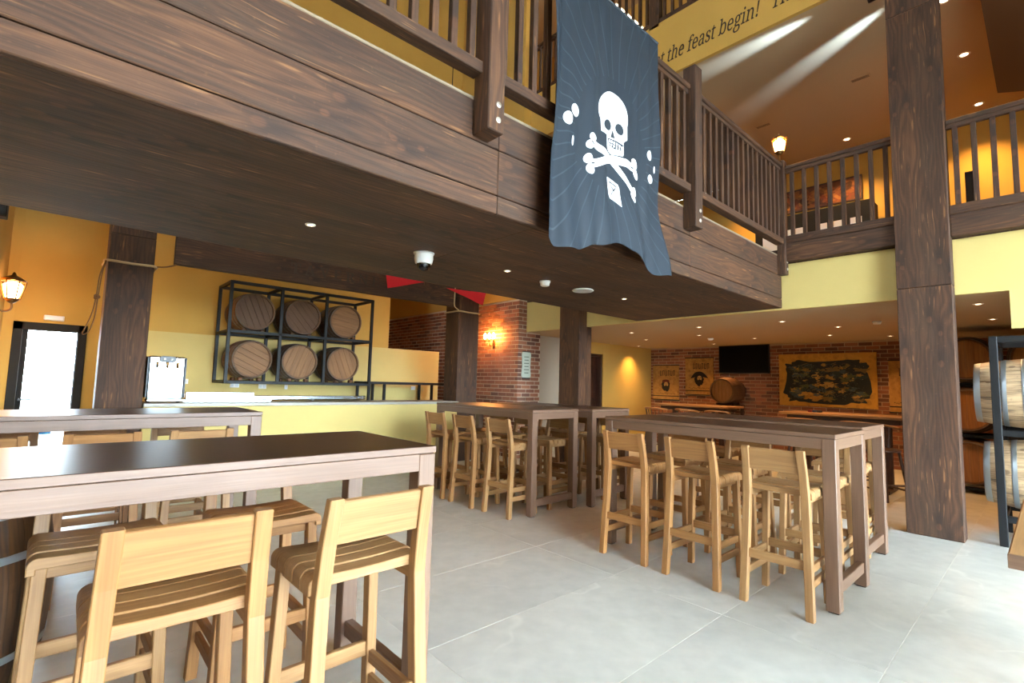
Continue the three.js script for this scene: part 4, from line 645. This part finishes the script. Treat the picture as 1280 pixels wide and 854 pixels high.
// high pub tables and bentwood stools in the back room
{
  const pub = (x, z, l, label) => { const t = thing('pub_table', label, 'table', [x, 0, z], 0, 'high tables of the back room'); mesh('table_top', place(cbox(0.7, 0.04, l, 0.006, 'z'), 0, 1.03, 0), M.oak[1], t); mesh('apron', place(cbox(0.55, 0.07, l - 0.2, 0.003, 'z'), 0, 0.975, 0), M.darkDoor, t); for (const s of [-1, 1]) { mesh('pedestal', place(cbox(0.09, 0.92, 0.09, 0.004), 0, 0.5, s * l * 0.32), M.darkDoor, t); mesh('foot', place(cbox(0.55, 0.05, 0.09, 0.006), 0, 0.025, s * l * 0.32), M.darkDoor, t); } return t; };
  pub(9.35, -4.75, 1.5, 'high table with a pale wooden top in front of the television'); pub(8.65, -2.1, 1.6, 'high table with a pale wooden top in front of the painted map');
  const proto = thing('bentwood_stool', 'dark spindle-back high stool beside the timber column', 'stool', [7.5, 0, -1.45], 2.4, 'bentwood stools of the back room'), t = proto, dk = M.darkDoor;
  mesh('seat', lathe([[0, 0.66], [0.19, 0.665], [0.2, 0.68], [0.19, 0.695], [0, 0.685]], 28), dk, t);
  const bar = (name, a, b, r) => { const v = new THREE.Vector3(...b).sub(new THREE.Vector3(...a)), g = new THREE.CylinderGeometry(r * 0.8, r, v.length(), 8); g.applyQuaternion(new THREE.Quaternion().setFromUnitVectors(new THREE.Vector3(0, 1, 0), v.clone().normalize())); g.translate((a[0] + b[0]) / 2, (a[1] + b[1]) / 2, (a[2] + b[2]) / 2); mesh(name, plain(g), dk, t); };
  for (const sx of [-1, 1]) for (const sz of [-1, 1]) bar('leg', [sx * 0.2, 0, sz * 0.2], [sx * 0.12, 0.67, sz * 0.12], 0.02);
  for (const s of [-1, 1]) { bar('rung', [s * 0.176, 0.22, -0.176], [s * 0.176, 0.22, 0.176], 0.012); bar('rung', [-0.17, 0.28, s * 0.17], [0.17, 0.28, s * 0.17], 0.012); }
  for (let i = 0; i < 7; i++) { const a = lerp(-1.1, 1.1, i / 6); bar('spindle', [Math.sin(a) * 0.16, 0.685, Math.cos(a) * 0.16], [Math.sin(a) * 0.2, 0.94, Math.cos(a) * 0.21], 0.009); }
  const arc = []; for (let i = 0; i <= 12; i++) { const a = lerp(-1.75, 1.75, i / 12); arc.push([Math.sin(a) * 0.21, 0.945 + 0.03 * Math.cos(a), Math.cos(a) * 0.215]); } mesh('bent_rail', tube(arc, 0.015, 40, 8), M.oak[1], t);
  for (const [x, z, a, l] of [[8.75, -5.3, -1.5, 'bentwood high stool at the television table, yellow wall end'], [8.75, -4.65, -1.7, 'bentwood high stool at the middle of the television table'], [8.8, -4.1, -1.3, 'bentwood high stool at the television table, map end'], [8.05, -2.5, -1.5, 'bentwood high stool at the map table, television end'], [8.05, -1.8, -1.6, 'bentwood high stool at the map table next to the spindle-back one'], [9.95, -5.1, 1.5, 'bentwood high stool on the brick wall side of the television table']]) copy(proto, [x, 0, z], a, l);
  [['dark red', 0x7c2430, -2.55], ['blue', 0x2a3f6a, -2.49], ['black', 0x1a1a1c, -2.43]].forEach(([n, color, z]) => { const b = thing('game_box', 'small ' + n + ' box in the row on the high table below the map', 'box', [8.65, 1.05, z], 0, 'coloured boxes on the map table'); mesh('tray', place(cbox(0.1, 0.02, 0.05, 0.002), 0, 0.01, 0), std({ color, roughness: 0.6 }), b); mesh('lid', place(cbox(0.102, 0.01, 0.052, 0.002), 0, 0.025, 0), std({ color, roughness: 0.5 }), b); });
}
// stacked barrels and the steel barrel rack at the right
{
  const g = 'barrels stacked behind the timber column';
  const p = barrel('stacked_barrel', 'honey barrel, topmost of the stack behind the timber column', { rE: 0.285, rM: 0.345, L: 0.9, mat: M.barrelDark, head: M.barrelAmber, hoop: M.hoop }, g); p.rotation.y = Math.PI / 2; p.position.set(9.95, 1.885, -0.82);
  const names = ['honey barrel in the middle of the stack behind the timber column', 'honey barrel at the bottom of the stack behind the timber column'];
  [1.16, 0.42].forEach((y, i) => { copy(p, [9.95, y, -0.83], Math.PI / 2, names[i]); });
  [1.885, 1.16, 0.42].forEach((y, i) => { copy(p, [9.95, y, -0.08], Math.PI / 2, ['top', 'middle', 'bottom'][i] + ' honey barrel of the second stack, half hidden by the steel rack'); });
  const s = thing('stacking_rails', 'dark steel cradle frame holding the stacked honey barrels', 'rack'); for (const x of [9.65, 10.25]) for (const y of [0.03, 0.77, 1.5]) mesh('rail', bb(x - 0.03, x + 0.03, y, y + 0.045, -1.2, 0.4, 0.004), M.steel, s); for (const z of [-1.2, 0.4]) for (const x of [9.65, 10.25]) mesh('upright', bb(x - 0.025, x + 0.025, 0, 2.2, z - 0.025, z + 0.025, 0.004), M.steel, s);
  const r = thing('barrel_stillage', 'black steel frame with two pale barrels beside the timber column', 'rack'), q = 0.03, x0 = 6.5, x1 = 7.23, z0 = -0.36, z1 = 0.55;
  for (const x of [x0, x1]) for (const z of [z0, z1]) mesh('upright', bb(x - q, x + q, 0, 1.93, z - q, z + q, 0.004), M.steel, r);
  for (const y of [0.25, 1.03, 1.9]) { for (const x of [x0, x1]) mesh('side_bar', bb(x - q * 0.8, x + q * 0.8, y - q, y + q, z0, z1, 0.004), M.steel, r); for (const z of [z0, z1]) mesh('cross_bar', bb(x0, x1, y - q, y + q, z - q * 0.8, z + q * 0.8, 0.004), M.steel, r); }
  const o = { rE: 0.285, rM: 0.335, L: 0.96, n: 18, mat: M.barrelPale, head: M.barrelPale, hoop: M.zinc, endHoop: 1, staves: true };
  const b1 = barrel('pale_barrel', 'pale barrel with zinc hoops in the upper tier of the black steel frame', o, 'pale barrels in the steel frame'); b1.position.set(6.86, 1.40, -0.04); copy(b1, [6.86, 0.63, 0.0], 0, 'pale barrel with zinc hoops in the lower tier of the black steel frame');
}
// table at the right edge
{ const t = thing('side_table', 'thick-topped low wooden table with a brown edge beside the bright floor', 'table', [3.65, 0, 0.3]); mesh('table_top', place(cbox(1.64, 0.055, 0.9, 0.006, 'x'), 0, 0.722, 0), M.oak[0], t); mesh('edge_band', place(cbox(0.012, 0.056, 0.9, 0.002), -0.824, 0.722, 0), M.table, t); mesh('pedestal', place(cbox(0.12, 0.66, 0.12, 0.006), 0, 0.365, 0.1), M.steel, t); mesh('foot', place(cbox(0.6, 0.04, 0.5, 0.01), 0, 0.02, 0.1), M.steel, t); }
// upper gallery furniture
{
  let s = 300; const R = () => hash(s++, 9, 3);
  const pt = canvasTex(512, 192, (c, w, h) => { c.fillStyle = '#5c2f12'; c.fillRect(0, 0, w, h); for (let i = 0; i < 160; i++) { c.fillStyle = ['rgba(150,90,30,.5)', 'rgba(40,18,8,.6)', 'rgba(200,140,60,.35)', 'rgba(110,40,18,.5)'][i % 4]; c.beginPath(); c.ellipse(R() * w, h * (0.2 + 0.7 * R()), 6 + R() * 40, 4 + R() * 18, R() * 3, 0, 7); c.fill(); } });
  const p = thing('gallery_painting', 'wide brown ship painting on the wall of the upper gallery', 'painting', [TVX - 0.04, 5.38, -3.2]); mesh('canvas', facing(1.7, 0.44, 0.02), std({ map: pt, roughness: 0.7 }), p); mesh('frame', [place(cbox(0.03, 0.03, 1.76, 0.004), 0, 0.23, 0), place(cbox(0.03, 0.03, 1.76, 0.004), 0, -0.23, 0), place(cbox(0.03, 0.46, 0.03, 0.004), 0, 0, 0.865), place(cbox(0.03, 0.46, 0.03, 0.004), 0, 0, -0.865)], M.darkDoor, p);
  const k = thing('gallery_cabinet', 'black cabinet with white panels on the upper gallery', 'cabinet', [10.95, 3.12, -3.1]); mesh('carcass', place(cbox(0.5, 1.8, 2.05, 0.006), 0, 0.9, 0), M.blackMatt, k);
  for (const [z, w] of [[-0.72, 0.3], [-0.3, 0.38], [0.22, 0.18], [0.5, 0.18], [0.78, 0.18]]) mesh('white_panel', place(cbox(0.012, 1.1, w, 0.003), -0.256, 0.95, z), M.plastic, k);
  const u = thing('gallery_cabinet', 'dark cabinet on the upper gallery behind the railing beside the tall column', 'cabinet', [10.9, 3.12, -0.75]); mesh('carcass', place(cbox(0.4, 1.9, 0.12, 0.006), 0, 0.95, 0), M.blackMatt, u); mesh('shelf', place(cbox(0.42, 0.04, 1.4, 0.004), 0, 1.16, 0.6), M.darkDoor, u);
}
renderer.render(scene, camera);
